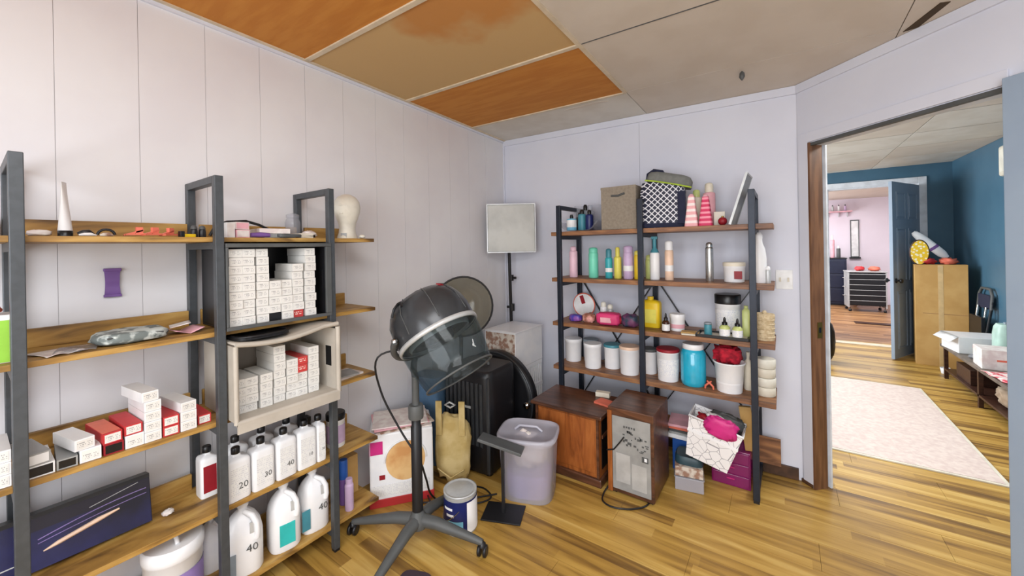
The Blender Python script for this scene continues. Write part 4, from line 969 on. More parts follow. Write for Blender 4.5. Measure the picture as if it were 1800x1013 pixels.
for zz, a0, a1 in ((.125, -75, -40), (.095, -65, -35)):
    V = [((r_ + .002) * math.cos(a), (r_ + .002) * math.sin(a), q) for q in (zz, zz + .012) for a in [math.radians(a0 + i * (a1 - a0) / 5) for i in range(6)]]
    m.add(V, [(i, i + 1, 7 + i, 6 + i) for i in range(5)], 0, True)
part('lettering', m, 'white_pure', pc)
part('lid', MB().lathe([(r_ + .001, h_ - .004), (r_ + .001, h_ + .002), (r_ - .006, h_ + .002), (r_ - .010, h_ - .003), (r_ - .016, h_ - .001), (.001, h_ - .001)], 36), 'silver_plastic', pc)
part('bail_handle', MB().tube([((r_ + .004) * math.cos(a), (r_ + .004) * math.sin(a), .13 - .07 * math.sin((a + PI / 2 + 1.3) / 2.6 * PI)) for a in [-PI / 2 - 1.3 + i * .26 for i in range(11)]], .0022, 6), 'chrome', pc)
# wooden cabinet
cb_ = thing('wooden_cabinet', 'low brown wooden cabinet with moulded top beside the clear tub', 'cabinet', (-1.115, 2.29, 0))
m = MB(); m.box(-.215, .215, -.165, .15, .05, .40); part('body', m, 'cabinet_wood', cb_)
part('top_board', MB().box(-.24, .24, -.19, .16, .40, .422), 'cabinet_dark', cb_, bevel=.006)
part('plinth', MB().box(-.23, .23, -.18, .15, 0, .05), 'cabinet_dark', cb_, bevel=.008)
part('front_panel', MB().box(-.19, .19, -.170, -.165, .075, .385), 'cabinet_wood', cb_, bevel=.002)
for a in (-.212, .200): part('corner_stile', MB().box(a, a + .015, -.172, -.165, .05, .40), 'cabinet_dark', cb_)
part('side_opening', MB().box(.215, .218, -.13, .12, .09, .37), 'black_cap', cb_)
part('side_rail', MB().box(.216, .224, -.13, .12, .27, .29), 'cabinet_dark', cb_)
# narrow wooden heater with metal face
ht = thing('wooden_heater', 'narrow wood cased heater with grey printed metal front', 'heater', (-.717, 2.125, 0), 0)
part('case', MB().box(-.128, .128, 0, .318, .012, .488), 'cabinet_dark', ht, bevel=.005)
part('front_panel', MB().box(-.100, .112, -.006, 0, .035, .445), 'grey_panel', ht, bevel=.001)
part('side_stile', MB().box(-.128, -.102, -.008, 0, .012, .47), 'cabinet_wood', ht, bevel=.001)
for sx_ in (-.10, .10):
    for sy_ in (.03, .28): part('foot', MB().box(sx_ - .015, sx_ + .015, sy_ - .015, sy_ + .015, 0, .012), 'black_plastic', ht)
m = MB()
random.seed(5)
for i in range(26):
    xx = -.04 + random.random() * .13; zz = .29 + random.random() * .085 - (xx + .04) * .25; w = random.uniform(.006, .022); h = random.uniform(.004, .014)
    m.box(xx, min(.108, xx + w), -.0072, -.006, zz, zz + h)
for i in range(5): m.box(-.035 + i * .014, -.026 + i * .014, -.0072, -.006, .388 + .003 * (i % 2), .400)
m.box(.065, .100, -.0072, -.006, .225, .255)
part('lettering', m, 'gray_dark', ht)
part('grille', MB().box(-.08, .0, -.0070, -.006, .08, .24), 'silver_plastic', ht)
part('vent_pattern', MB().box(.01, .09, -.0070, -.006, .06, .20), 'silver_plastic', ht)
part('paper_label', MB().box(.079, .093, -.0082, -.0072, .232, .25), 'bottle_white', ht)
part('control_cable', MB().tube([(-.03, -.012, .34), (-.05, -.02, .31), (-.09, -.012, .255), (-.132, -.01, .24)], .004, 6), 'black_plastic', ht)
part('power_cable', MB().tube(smooth_path([(-.13, .0, .03), (-.14, -.05, .008), (-.12, -.11, .006), (-.06, -.13, .006), (.02, -.10, .006), (.08, -.04, .006), (.10, .02, .006)]), .0045, 8), 'black_plastic', ht)
# things on cabinet and heater tops
solo('card_box', MB().box(-.045, .045, -.02, .02, 0, .03), 'cream_plastic', 'small cream box on the back of the wooden cabinet', 'box', (-.985, 2.405, .4225), .15, bevel=.002)
solo('booklet_stack', MB().box(-.06, .06, -.04, .04, 0, .012), 'salmon', 'salmon booklet on the cabinet beside the cream box', 'booklet', (-.925, 2.30, .4225), -.2)
# big printed bag box behind the left rack end
bx = thing('food_box', 'large white printed box with golden food picture and red base', 'box', (-1.855, 1.475, 0), math.radians(-38))
# resting tilted on the floor
part('body', MB().box(-.13, .13, -.17, .17, .03, .40), 'bottle_white', bx, bevel=.01)
part('base_band', MB().box(-.133, .133, -.173, .173, 0, .045), 'red', bx, bevel=.003)
m = MB(); m.T = Matrix.Translation((.1315, .02, .24)) @ Matrix.Rotation(PI / 2, 4, 'Y'); m.lathe([(.105, 0), (.105, .0012)], 32, sx=1.05, sy=1.0); part('food_picture', m, mat('food', (226, 186, 128), .5, second=(206, 150, 92), scale=9), bx)
m = MB(); m.T = Matrix.Translation((.1315, .02, .24)) @ Matrix.Rotation(PI / 2, 4, 'Y'); m.tube([(.112 * math.cos(PI * i / 14 + PI * .5), .112 * math.sin(PI * i / 14 + PI * .5), .002) for i in range(15)], .005, 6); part('white_ring', m, 'white_pure', bx)
part('magenta_print', MB().box(.1305, .132, -.165, -.10, .29, .36).box(-.1, .12, -.1715, -.170, .28, .34), 'magenta', bx)
part('small_print', MB().box(.1305, .132, -.12, -.09, .15, .175), 'red_dark', bx); part('speckle_print', MB().box(.1305, .1315, -.16, .15, .06, .12), 'label_print', bx)
mg = thing('magazine_stack', 'stack of pink and white magazines on top of the printed box', 'magazines', (-1.855, 1.475, .4005), math.radians(-30))
for i in range(4):
    part('magazine', MB().box(-.12, .12, -.15, .15, 0, .006), ['paper', 'brownprint', 'pink', 'paper'][i], mg, loc=(rnd.uniform(-.01, .01), rnd.uniform(-.01, .01), .0065 * i), rot=(0, 0, rnd.uniform(-.15, .15)))
# tan apron hanging on black chair-like stand
ap = thing('canvas_bag', 'tan canvas bag leaning between the dryer pole and the suitcase', 'bag', (-1.662, 1.705, 0), math.radians(28))
part('body', MB().blob(.21, .10, .40, .22, 2.6, 9, e=.7, n=28, m=16), 'tan_cloth', ap)
for sx_ in (-.07, .07): part('strap', MB().box(sx_ - .018, sx_ + .018, -.055, -.045, .30, .50), 'tan_cloth', ap)
part('seam', MB().tube([(-.08, -.055, .10), (0, -.06, .05), (.08, -.055, .10)], .004, 6), 'tan_cloth', ap)
m = MB(); part('buckle', m.tube([(-.03, -.05, .48), (.0, -.06, .50), (.03, -.05, .48), (.0, -.045, .46)], .006, 6, closed=True), 'silver_plastic', ap)
solo('blue_bin', MB().rbox(.20, .14, [(.9, 0), (1, .55), (1.03, .555), (1.03, .57)], e=5), mat('blue_bin_m', (92, 124, 156), .5), 'blue-grey bin against the left wall behind the canvas bag', 'bin', (-1.955, 1.80, 0), .1)
for i, (pts, lb) in enumerate(((([(-1.66, 1.45, .006), (-1.58, 1.52, .006), (-1.50, 1.56, .006), (-1.40, 1.62, .006), (-1.37, 1.70, .006), (-1.46, 1.74, .006), (-1.56, 1.70, .008)]), 'black cable coiled on the floor behind the paint can'), ([(-1.70, 1.52, .016), (-1.60, 1.47, .016), (-1.52, 1.50, .016), (-1.46, 1.60, .016), (-1.36, 1.74, .006)], 'black cable looping in front of the canvas bag'))):
    solo('floor_cable', MB().tube(smooth_path(pts), .0045, 8), 'black_plastic', lb, 'cable')
solo('dark_mat', MB().rbox(.14, .12, [(1, 0), (.98, .012)], e=4), mat('dark_mat_m', (66, 52, 62), .6), 'dark flat pad on the floor under the dryer front leg', 'pad', (-1.295, 1.075, .0), .4)
# under the right rack
bk = thing('wire_basket', 'white basket with dark line pattern, tilted under the right rack', 'basket', (-.375, 2.452, .190), rot=(0, math.radians(13), 0))
m = MB(); w0, w1, dd, hh = .105, .135, .09, .225
def taper(z, k): return w0 + (w1 - w0) * z / hh
vs = []
for zz in (0, hh):
    a = taper(zz, 0)
    for (x, y_) in ((-a, -dd), (a, -dd), (a, dd), (-a, dd)): vs.append((x, y_, zz))
for zz in (hh, .01):
    a = taper(zz, 0) - .006
    for (x, y_) in ((-a, -dd + .006), (a, -dd + .006), (a, dd - .006), (-a, dd - .006)): vs.append((x, y_, zz))
fs = [(3, 2, 1, 0)]
for L_ in (0, 4, 8):
    for i in range(4): j = (i + 1) % 4; fs.append((L_ + i, L_ + j, L_ + 4 + j, L_ + 4 + i))
fs.append((12, 13, 14, 15)); m.add(vs, fs); part('body', m, 'basket', bk)
part('rim', MB().tube([(-w1, -dd, hh), (w1, -dd, hh), (w1, dd, hh), (-w1, dd, hh)], .007, 8, closed=True), 'bottle_white', bk)
part('fold_band', MB().box(-.127, .127, -dd - .004, -dd, hh - .085, hh - .07), 'bottle_white', bk)
for lb, mt, sx_, sy_, sz_, px, pz, sd in (('hot pink pouch hanging over the front of the white basket', 'magenta', .155, .045, .11, .015, .385, 1), ('dark grey cloth in the back of the white basket', 'gray_dark', .18, .07, .09, .03, .375, 2), ('crimson pouch in the left corner of the white basket', 'red_dark', .09, .07, .07, -.07, .39, 3), ('white crumpled bow on top of the white basket', 'white_pure', .10, .05, .04, -.01, .435, 4)):
    solo('soft_pouch', MB().blob(sx_, sy_, sz_, .35, 3.5, sd, e=.7, n=24, m=14), mt, lb, 'pouch', (-.375 + px + .05, 2.452 + {1: -.088, 2: .055, 3: .0, 4: -.01}[sd], pz - .035), 0, rot=(0, math.radians(13), 0))
dwr = thing('drawer_unit', 'magenta plastic three-drawer unit on the floor', 'drawers', (-.275, 2.658, 0))
part('case', MB().box(-.10, .10, -.10, .10, 0, .21), 'magenta_clear', dwr, bevel=.004)
for i in range(3):
    q = part('drawer', MB().box(-.092, .092, -.106, -.100, .012 + i * .066, .070 + i * .066), 'magenta_clear', dwr, bevel=.002)
    part('pull', MB().box(-.02, .02, -.112, -.106, .045 + i * .066, .051 + i * .066), 'magenta', q)
cbx = thing('clear_box', 'clear lidded plastic box of small parts below the white basket', 'box', (-.480, 2.452, 0), .2)
part('body', MB().box(-.075, .075, -.09, .09, 0, .075), 'frost', cbx, bevel=.004); part('upper_tray', MB().box(-.073, .073, -.088, .088, .080, .135), 'brownprint', cbx, bevel=.003); part('lid', MB().box(-.079, .079, -.094, .094, .075, .080), 'clear', cbx)
solo('dark_case', MB().rbox(.15, .14, [(1, 0), (1, .035), (.9, .045)], e=5), mat('tealdark', (40, 66, 76), .4), 'dark teal case on the clear box under the basket', 'case', (-.475, 2.455, .1355), .1)
# pile on a blue crate between heater and basket
blc = solo('blue_crate', MB().box(-.05, .05, -.10, .10, 0, .20), 'blue', 'bright blue box standing right of the wooden heater', 'box', (-.545, 2.66, 0), 0, bevel=.003)
solo('white_tray', MB().box(-.07, .07, -.10, .10, 0, .025), 'bottle_white', 'white tray resting on the bright blue box', 'tray', (-.55, 2.64, .2008), 0, bevel=.004)
for i in range(4): solo('magazine', MB().box(-.07, .07, -.09, .09, 0, .014), ['grey_panel', 'gray_dark', 'salmon', 'pink'][i], ['grey magazine at the bottom of pile on the white tray', 'dark magazine second from bottom in the white tray pile', 'salmon magazine second from top in the white tray pile', 'pink magazine on top of the white tray pile'][i], 'magazine', (-.55 + rnd.uniform(-.008, .008), 2.64, .2262 + i * .0148), rnd.uniform(-.15, .15), 'magazines on the white tray')
solo('kraft_envelope', MB().box(-.030, .030, -.012, .012, 0, .25), 'kraft', 'upright kraft paper roll box right of the white basket', 'box', (-.172, 2.60, .215), rot=(0, math.radians(-7), 0), bevel=.002)

# ------------------------------------------------------------------ right rack, top shelf
z = RT[0] + .0008
t = thing('clear_tray', 'clear plastic tray of blue bottles at the left end of top shelf', 'tray', (-1.20, 2.62, z))
def tray(u, v):
    return (-.15 + .30 * u, -.11 + .22 * v, .004 + .07 * max(0, abs(2 * u - 1) - .55) ** 1.5 * 3)
part('body', MB().sheet(tray, 16, 8, .003), 'clear', t)
part('back_wall', MB().box(-.12, .14, .105, .11, .004, .20), 'clear', t)
tg = 'bottles in the clear tray'
can('lotion_bottle', 'light blue bottle with white front label in the clear tray', 'bottle', -1.272, 2.575, z + .010, .036, .115, 'skyblue', 'black_cap', .24, tg, cap_r=.35, lab=('white_pure', .25, .85))
for i, (xx, yy, r_, h_, b, c, lb) in enumerate(((-1.20, 2.60, .03, .15, 'tealdull', 'black_cap', 'dusty teal bottle with black cap in the clear tray'), (-1.15, 2.63, .032, .18, 'clear', 'clear', 'tall clear bottle in the clear tray'), (-1.13, 2.57, .028, .14, 'navy', 'black_cap', 'navy bottle at the right side of the clear tray'), (-1.205, 2.67, .03, .19, 'greyblue', 'black_cap', 'grey-blue tall bottle at the back of the clear tray'), (-1.24, 2.64, .022, .13, 'black_plastic', 'black_cap', 'black slim bottle behind the light blue bottle'))):
    can('lotion_bottle', lb, 'bottle', xx, yy, z + .010, r_, h_, b, c, .22, tg, cap_r=.5)
t = thing('fabric_bin', 'taupe fabric storage cube with slot handle on the top shelf', 'bin', (-.895, 2.615, z))
m = MB(); w, d, h = .118, .115, .285
m.box(-w, w, -d, -d + .006, 0, h); m.box(-w, w, d - .006, d, 0, h); m.box(-w, -w + .006, -d + .006, d - .006, 0, h); m.box(w - .006, w, -d + .006, d - .006, 0, h); m.box(-w + .006, w - .006, -d + .006, d - .006, 0, .006)
part('body', m, 'fabric_taupe', t, bevel=.003)
part('handle_slot', MB().tube([(-.045, -d - .001, .225), (0, -d - .002, .222), (.045, -d - .001, .236)], .007, 8), 'gray_dark', t)
part('hem_band', MB().box(-w - .001, w + .001, -d - .0015, -d, h - .016, h), 'fabric_taupe', t)
t = thing('lunch_bag', 'navy and white lattice lunch bag with grey flap and lime zip', 'bag', (-.634, 2.60, z), math.radians(8))
part('body', MB().rbox(.27, .17, [(.98, 0), (1, .02), (1, .23), (.96, .27), (.90, .29)], e=5, n=36), 'lattice', t)
T = Matrix.Translation((.035, 0, .270)) @ Matrix.Rotation(math.radians(14), 4, 'Y')
m = MB(); m.T = T; m.rbox(.265, .18, [(1, 0), (1.02, .01), (1.0, .045), (.9, .062), (.7, .070)], e=5, n=36); part('flap', m, 'grey_cloth', t)
m = MB(); m.T = T; m.tube([(-.135, -.092, .0), (-.06, -.094, .004), (.05, -.094, .004), (.14, -.092, .0)], .005, 8); part('zip', m, 'lime', t)
part('carry_handle', MB().tube([(-.09, -.02, .31), (-.085, -.02, .35), (-.05, -.02, .372), (.0, -.02, .36), (.02, -.02, .325)], .011, 8), 'navy_cloth', t)
part('side_pocket', MB().box(.09, .137, -.088, -.080, .02, .22), 'navy_cloth', t, bevel=.004)
part('base_band', MB().rbox(.275, .175, [(.98, .001), (1, .03)], e=5, n=36), 'navy_cloth', t)
for (xx, lb, mt, h) in ((-.455, 'pale pink striped cone box beside the lunch bag', 'pinkstripe', .195), (-.378, 'hot pink striped cone box, right of the pale pink cone', 'hotstripe', .185)):
    t = thing('cone_box', lb, 'box', (xx, 2.54, z), 0, 'striped cone boxes')
    part('body', MB().rbox(.075, .07, [(1, 0), (.45, h * .93)], e=8, n=32), mt, t); part('tip', MB().rbox(.075, .07, [(.45, h * .93), (.25, h)], e=5, n=20), 'pink' if 'pale' in lb else 'hotpink', t)
can('lotion_bottle', 'tall pink bottle with cream cap behind the cone boxes', 'bottle', -.375, 2.66, z, .034, .27, 'pink', 'cream_plastic', .22, cap_r=.7)
can('lotion_bottle', 'cream bottle with yellow-green cap behind the pale pink cone', 'bottle', -.448, 2.665, z, .030, .235, 'cream_plastic', 'greenish', .2, cap_r=.7)
solo('gift_box', MB().box(-.03, .03, -.03, .03, 0, .085), 'cream_plastic', 'small cream box right of the hot pink cone box', 'box', (-.318, 2.635, z), .1, bevel=.002)
t = thing('bauble', 'shiny dark red ball on the top shelf', 'ball', (-.292, 2.55, z))
part('body', MB().lathe([(.024 * math.sin(PI * i / 14) + .0001, .024 - .024 * math.cos(PI * i / 14)) for i in range(15)], 20, cap=False), 'red_dark', t); part('stem_cap', MB().lathe([(.006, .046), (.006, .054)], 10), 'brass', t)
t = thing('leaning_frame', 'grey framed panel leaning sideways at the right post of top shelf', 'frame', (-.245, 2.60, z), rot=(0, math.radians(17), math.radians(-3)))
part('panel', MB().box(-.004, .004, -.10, .10, .004, .29), 'gray_mid', t); part('edge', MB().box(-.006, .006, -.108, -.10, .002, .298).box(-.006, .006, .10, .108, .002, .298).box(-.006, .006, -.10, .10, .29, .298).box(-.006, .006, -.10, .10, .002, .006), 'silver_plastic', t)
# second shelf: hair product cans
z = RT[1] + .0008
G = 'hair product cans on the second tier of the right rack'
for (xx, r_, h_, b, c, ch, cr_, lb) in (
    (-1.268, .030, .225, 'pinkish', 'pinkish', .14, .75, 'pale pink tall can beside the leftmost front post'),
    (-1.112, .034, .215, 'mint', 'mint', .16, .93, 'mint green can standing alone near the leftmost rear post'),
    (-.998, .025, .205, 'teal', 'tealdull', .3, .8, 'slim teal can with narrowed cap'),
    (-.935, .025, .215, 'yellow', 'yellow', .3, .6, 'yellow can with pointed cap between teal and lilac'),
    (-.862, .033, .223, 'lilac', 'lilac', .2, .95, 'wide lilac can with lilac cap'),
    (-.802, .020, .19, 'yellow_deep', 'yellow', .15, .9, 'narrow deep yellow can against the middle front post'),
    (-.600, .026, .25, 'peach', 'white_plastic', .24, .93, 'tall peach can with white cap'),
    (-.370, .022, .235, 'silver_can', 'silver_can', .12, .85, 'tall slim silver can on its own'),
    (-.078, .014, .095, 'silver_plastic', 'white_plastic', .2, .9, 'small silver can at the right end of the tier')):
    if b == 'pinkish': mat('pinkish', (234, 196, 212), .4)
    if b == 'silver_can': mat('silver_can', (196, 198, 198), .25, .85)
    can('product_can', lb, 'can', xx, 2.585, z, r_, h_, b, c, ch, G, cap_r=cr_, lab=(('white_pure', .3, .5) if b in ('lilac', 'peach', 'teal') else None))
t = thing('pump_bottle', 'white bottle with teal trigger cap right of the middle post', 'bottle', (-.690, 2.59, z))
part('body', MB().lathe([(.028, 0), (.030, .004), (.030, .165), (.026, .175)], 20), 'white_plastic', t); part('cap', MB().lathe([(.027, .175), (.022, .19), (.012, .205), (.012, .265)], 16), 'tealdull', t); part('trigger', MB().box(-.02, .02, -.008, .008, .262, .280), 'tealdull', t, bevel=.002)
can('product_can', 'short pale green can behind the white teal-capped bottle', 'can', -.738, 2.64, z, .026, .16, 'greenish', 'greenish', .2, G)
t = tub('cream_tub', 'squat white tub with small red square label', 'tub', -.245, 2.62, z, .056, .115, 'bottle_white', 'cream_plastic', .02)
part('label_patch', MB().box(.005, .045, -.058, -.050, .02, .065), 'red_dark', t, bevel=.001)
t = thing('spray_bottle', 'tall white bottle with dark nozzle behind the right post', 'bottle', (-.118, 2.60, z))
part('body', MB().lathe([(.034, 0), (.036, .006), (.036, .14), (.03, .19), (.018, .225), (.016, .25)], 20), 'white_plastic', t); part('cap', MB().lathe([(.018, .25), (.018, .272), (.01, .285)], 14), 'white_plastic', t); part('nozzle', MB().box(-.045, -.0, -.007, .007, .262, .290), 'black_cap', t)
# third shelf
z = RT[2] + .0008
t = thing('round_plate', 'round white plaque with red rim and dark mark hanging by the left post', 'plaque', (-1.285, 2.70, z + .13), rot=(PI / 2, 0, 0))
part('disc', MB().lathe([(.085, 0), (.088, .004), (.085, .008)], 32), 'white_pure', t); part('rim', MB().tube([(.087 * math.cos(2 * PI * i / 32), .087 * math.sin(2 * PI * i / 32), .005) for i in range(32)], .005, 6, closed=True), 'salmon', t); part('mark', MB().bar((-.02, .07, .010), (.0, .01, .010), .03, .004), 'red_dark', t)
t.location = (-1.262, 2.745, z + .094)
def lump(name, lb, cat, x, y, sx_, sy_, sz_, mt, sd, zz=0, grp=None, amp=.25): return solo(name, MB().blob(sx_, sy_, sz_, amp, 3.2, sd, e=.65, n=22, m=12), mt, lb, cat, (x, y, z + zz), 0, grp)
lump('small_pouch', 'blue and violet small pouch at the left of third tier', 'pouch', -1.245, 2.56, .09, .07, .05, mat('blueviolet', (70, 66, 168), .4, second=(150, 90, 170), scale=30), 1)
lump('small_pouch', 'brown and peach small pouch left of the pink pack', 'pouch', -1.145, 2.57, .09, .08, .065, mat('brownpeach', (150, 96, 76), .5, second=(232, 170, 160), scale=25), 2)
t = thing('pink_pack', 'glossy pink flat pack on the third tier', 'pack', (-.995, 2.56, z), .05)
part('body', MB().blob(.165, .10, .085, .12, 3, 3, e=.5, n=26, m=12), 'hotpink', t); part('label_patch', MB().box(-.045, .03, -.052, -.044, .02, .055), 'pink', t, bevel=.003); part('end_knot', MB().blob(.04, .05, .05, .3, 3, 4), 'red_dark', t, loc=(.088, 0, .012))
lump('small_pouch', 'dark multicoloured pouch against the middle post', 'pouch', -.845, 2.56, .11, .09, .085, mat('darkmulti', (40, 62, 80), .5, second=(110, 60, 96), scale=24), 5)
for i, (xx, lb, mt, h_) in enumerate(((-1.085, 'short white bottle behind the pink pack, left one', 'bottle_white', .135), (-1.035, 'grey-white bottle behind the pink pack, right one', 'silver_plastic', .12))):
    can('lotion_bottle', lb, 'bottle', xx, 2.69, z, .024, h_, mt, 'ivory', .25, cap_r=.8)
t = thing('yellow_jug', 'bright yellow square bottle behind the middle post', 'bottle', (-.735, 2.64, z))
part('body', MB().rbox(.13, .08, [(.96, 0), (1, .006), (1, .155), (.9, .17), (.5, .178)], e=6, n=32), 'yellow_deep', t); part('cap', MB().lathe([(.02, .178), (.02, .20)], 16), 'yellow_deep', t); part('label_patch', MB().box(-.04, .045, -.0412, -.040, .03, .12), 'yellow', t)
dropper('amber dropper bottle with white label by the middle post', -.612, 2.525, z, .046, .118, 'amber', 'dropper bottles')
tub('cream_tub', 'white jar with white lid behind the amber dropper bottle', 'jar', -.562, 2.61, z, .044, .105, 'bottle_white', 'bottle_white', .02, band=('pink', .2, .5))
t = thing('wooden_block', 'small wooden block with cream strip on the third tier', 'block', (-.475, 2.54, z), .1)
part('body', MB().box(-.05, .05, -.03, .03, 0, .014), 'kraft', t, bevel=.002); part('strip', MB().box(-.045, .06, -.05, -.032, 0, .008), 'cream_plastic', t)
t = thing('black_tray', 'low black tray carrying green dropper bottles', 'tray', (-.300, 2.555, z))
part('base', MB().box(-.135, .135, -.065, .065, 0, .005), 'black_plastic', t); part('rim', MB().box(-.135, .135, -.068, -.062, .0, .016).box(-.135, .135, .062, .068, .0, .016).box(-.138, -.132, -.068, .068, 0, .016).box(.132, .138, -.068, .068, 0, .016), 'black_plastic', t)
part('liner', MB().box(-.12, .12, -.06, .06, .005, .006), 'cream_plastic', t)
can('shot_glass', 'small teal glass on the left of the black tray', 'glass', -.376, 2.53, z + .0065, .021, .075, 'tealdull', 'greyblue', .1, cap_r=1.0, domed=False)
dropper('green dropper bottle on the black tray, left one', -.288, 2.52, z + .0065, .055, .115, 'greenish', 'dropper bottles')
dropper('green dropper bottle on the black tray, right one', -.224, 2.52, z + .0065, .052, .112, 'greenish', 'dropper bottles')
t = tub('wipe_canister', 'white canister with black lid behind the green droppers', 'canister', -.290, 2.695, z, .068, .235, 'bottle_white', 'black_cap', .055, band=('label_x', .2, .8), taper=.95)
t = thing('lotion_bottle', 'yellow-green square bottle left of the right post', 'bottle', (-.188, 2.62, z))
part('body', MB().rbox(.04, .05, [(.96, 0), (1, .006), (1, .15), (.5, .165)], e=6), 'greenish', t); part('cap', MB().lathe([(.011, .165), (.011, .18)], 12), 'greenish', t)
t = tub('woven_jar', 'cream woven jar at the right end of third tier', 'jar', -.098, 2.60, z, .047, .145, 'woven', 'woven', .02, taper=.98)
part('lid_knob', MB().lathe([(.008, .145), (.012, .155), (.006, .163)], 12), 'woven', t)
for k_ in range(5): part('woven_ring', MB().tube([(.047 * math.cos(2 * PI * i / 28), .047 * math.sin(2 * PI * i / 28), .018 + .024 * k_) for i in range(28)], .0035, 6, closed=True), 'woven', t)
# fourth shelf: tubs
z = RT[3] + .0008
G = 'white tubs on the fourth tier'
for (xx, yy, r_, h_, lb, lidm) in (
    (-1.318, 2.66, .062, .165, 'white tub at the left end, partly behind the leftmost post', 'bottle_white'),
    (-1.197, 2.708, .054, .165, 'white tub with grey lid behind the front pair of tubs', 'greyblue'),
    (-1.125, 2.575, .060, .170, 'plain white tub in front, first right of leftmost post', 'bottle_white'),
    (-1.005, 2.64, .058, .165, 'white tub with teal lid between two plain tubs', 'tealdull'),
    (-.862, 2.575, .064, .185, 'white tub with peach lid left of the middle post', 'peach'),
    (-.755, 2.66, .050, .165, 'white tub with dark lid behind the middle post', 'gray_dark'),
    (-.618, 2.585, .066, .200, 'white printed canister with dark red lid right of the middle post', 'red_dark')):
    tub('salon_tub', lb, 'tub', xx, yy, z, r_, h_, 'bottle_white', lidm, .016, G, band=('label_x', .2, .75) if 'printed' in lb else None, taper=.92)
t = thing('gel_jar', 'large jar of bright cyan gel with white lid', 'jar', (-.468, 2.575, z))
part('body', MB().lathe([(.060, 0), (.068, .008), (.071, .03), (.071, .195), (.062, .212), (.055, .22)], 28), 'cyan_gel', t); part('lid', MB().lathe([(.058, .22), (.060, .222), (.060, .248), (.056, .252)], 28), 'bottle_white', t)
t = thing('claw_clip', 'orange claw clip between the cyan jar and the bucket', 'clip', (-.375, 2.53, z))
for sgn in (-1, 1): part('jaw', MB().tube([(sgn * .022, 0, .003), (sgn * .020, .0, .02), (sgn * .006, 0, .034), (-sgn * .012, 0, .05)], [.005, .006, .006, .004], 8), 'salmon', t)
t = tub('bucket', 'white bucket overflowing with fluffy red filler', 'bucket', -.275, 2.575, z, .078, .17, 'bottle_white', None, taper=.84, open_=True)
part('rim', MB().tube([(.081 * math.cos(2 * PI * i / 32), .081 * math.sin(2 * PI * i / 32), .168) for i in range(32)], .005, 8, closed=True), 'bottle_white', t)
part('pink_lining', MB().lathe([(.072, .150), (.001, .152)], 24), 'pink', t)
lump('red_filler', 'fluffy red shredded filler heaped in the white bucket', 'filler', -.285, 2.60, .135, .12, .10, 'redfluff', 7, .154, amp=.6)

t = thing('bandage_rolls', 'stack of cream waxing rolls at the right end of fourth tier', 'rolls', (-.100, 2.61, z))
for k_ in range(4): part('roll', MB().lathe([(.046, 0), (.050, .004), (.050, .046), (.046, .050)], 28), 'ivory' if k_ % 2 else 'cream_plastic', t, loc=(.002 * (k_ % 2), 0, .052 * k_))
t = thing('cream_bottle', 'pale cream bottle between the bucket and the right post', 'bottle', (-.185, 2.65, z))
part('body', MB().lathe(bottle_prof(.024, .20), 18), 'cream_plastic', t); part('cap', MB().lathe([(.010, .20), (.010, .22)], 12), 'cream_plastic', t)

# ------------------------------------------------------------------ hall
rg = thing('rug', 'pale pink patterned rectangular rug on the hall floor', 'rug', (.43, 4.28, 0))
part('pile', MB().box(-.58, .58, -.88, .88, .0005, .010), 'rug_pile', rg); part('border', MB().box(-.60, .60, -.90, -.88, .0005, .008).box(-.60, .60, .88, .90, .0005, .008).box(-.60, -.58, -.88, .88, .0005, .008).box(.58, .60, -.88, .88, .0005, .008), 'cream_plastic', rg)
bxx = thing('cardboard_box', 'tall brown cardboard box standing against the teal hall wall', 'box', (1.42, 6.33, 0), math.radians(-8))
part('body', MB().box(-.20, .20, -.13, .17, 0, 1.12), 'kraft', bxx, bevel=.003)
part('tape', MB().box(-.02, .02, -.1312, -.130, 0, 1.12), mat('tape', (206, 176, 126), .3), bxx); part('dent_line', MB().box(-.14, .20, -.1306, -.130, .58, .588), 'cardboard_back', bxx)
part('top_flap', MB().box(-.20, .20, -.13, .02, 1.12, 1.128), 'kraft', bxx)
for i, (dx_, mt, lb) in enumerate(((-.10, 'red', 'red crumpled item on the left of the tall cardboard box'), (.06, 'salmon', 'red and white crumpled item in the middle of the tall cardboard box'))):
    solo('crumpled_item', MB().blob(.14, .12, .07, .5, 3.5, i + 2), mt, lb, 'item', (1.42 + dx_, 6.28, 1.1285))
t = thing('oval_pad', 'white oval pad leaning over the tall cardboard box', 'pad', (1.50, 6.40, 1.20), rot=(0, math.radians(-42), 0))
part('pad', MB().rbox(.09, .06, [(.5, 0), (.95, .06), (1, .16), (1, .30), (.7, .38), (.4, .40)], e=2.2, n=24), 'bottle_white', t); part('band', MB().rbox(.094, .064, [(1, .14), (1, .17)], e=2.2, n=24), 'purple', t)
t = thing('dotted_pad', 'yellow dotted round pad behind the hall door edge', 'pad', (1.22, 6.42, 1.30), rot=(PI / 2, 0, 0))
part('body', MB().lathe([(.12, -.01), (.125, 0), (.12, .01)], 28, sx=.6, sy=1.1), 'spots', t); part('edge', MB().tube([(.075 * math.cos(2 * PI * i / 28), .137 * math.sin(2 * PI * i / 28), 0) for i in range(28)], .009, 6, closed=True), 'dark_wood', t)
t.location = (1.25, 6.245, 1.265)
t = thing('folding_chair', 'black folding chair leaning beside the cardboard box', 'chair', (1.62, 5.98, 0))
for yy in (-.16, .16): part('leg', MB().tube([(-.02, yy, 0.01), (.0, yy, .45), (.045, yy, .78)], .012, 8), 'black_plastic', t)
part('back_frame', MB().tube([(.035, -.16, .70), (.045, -.155, .84), (.05, -.10, .90), (.05, .10, .90), (.045, .155, .84), (.035, .16, .70)], .013, 8), 'gray_dark', t)
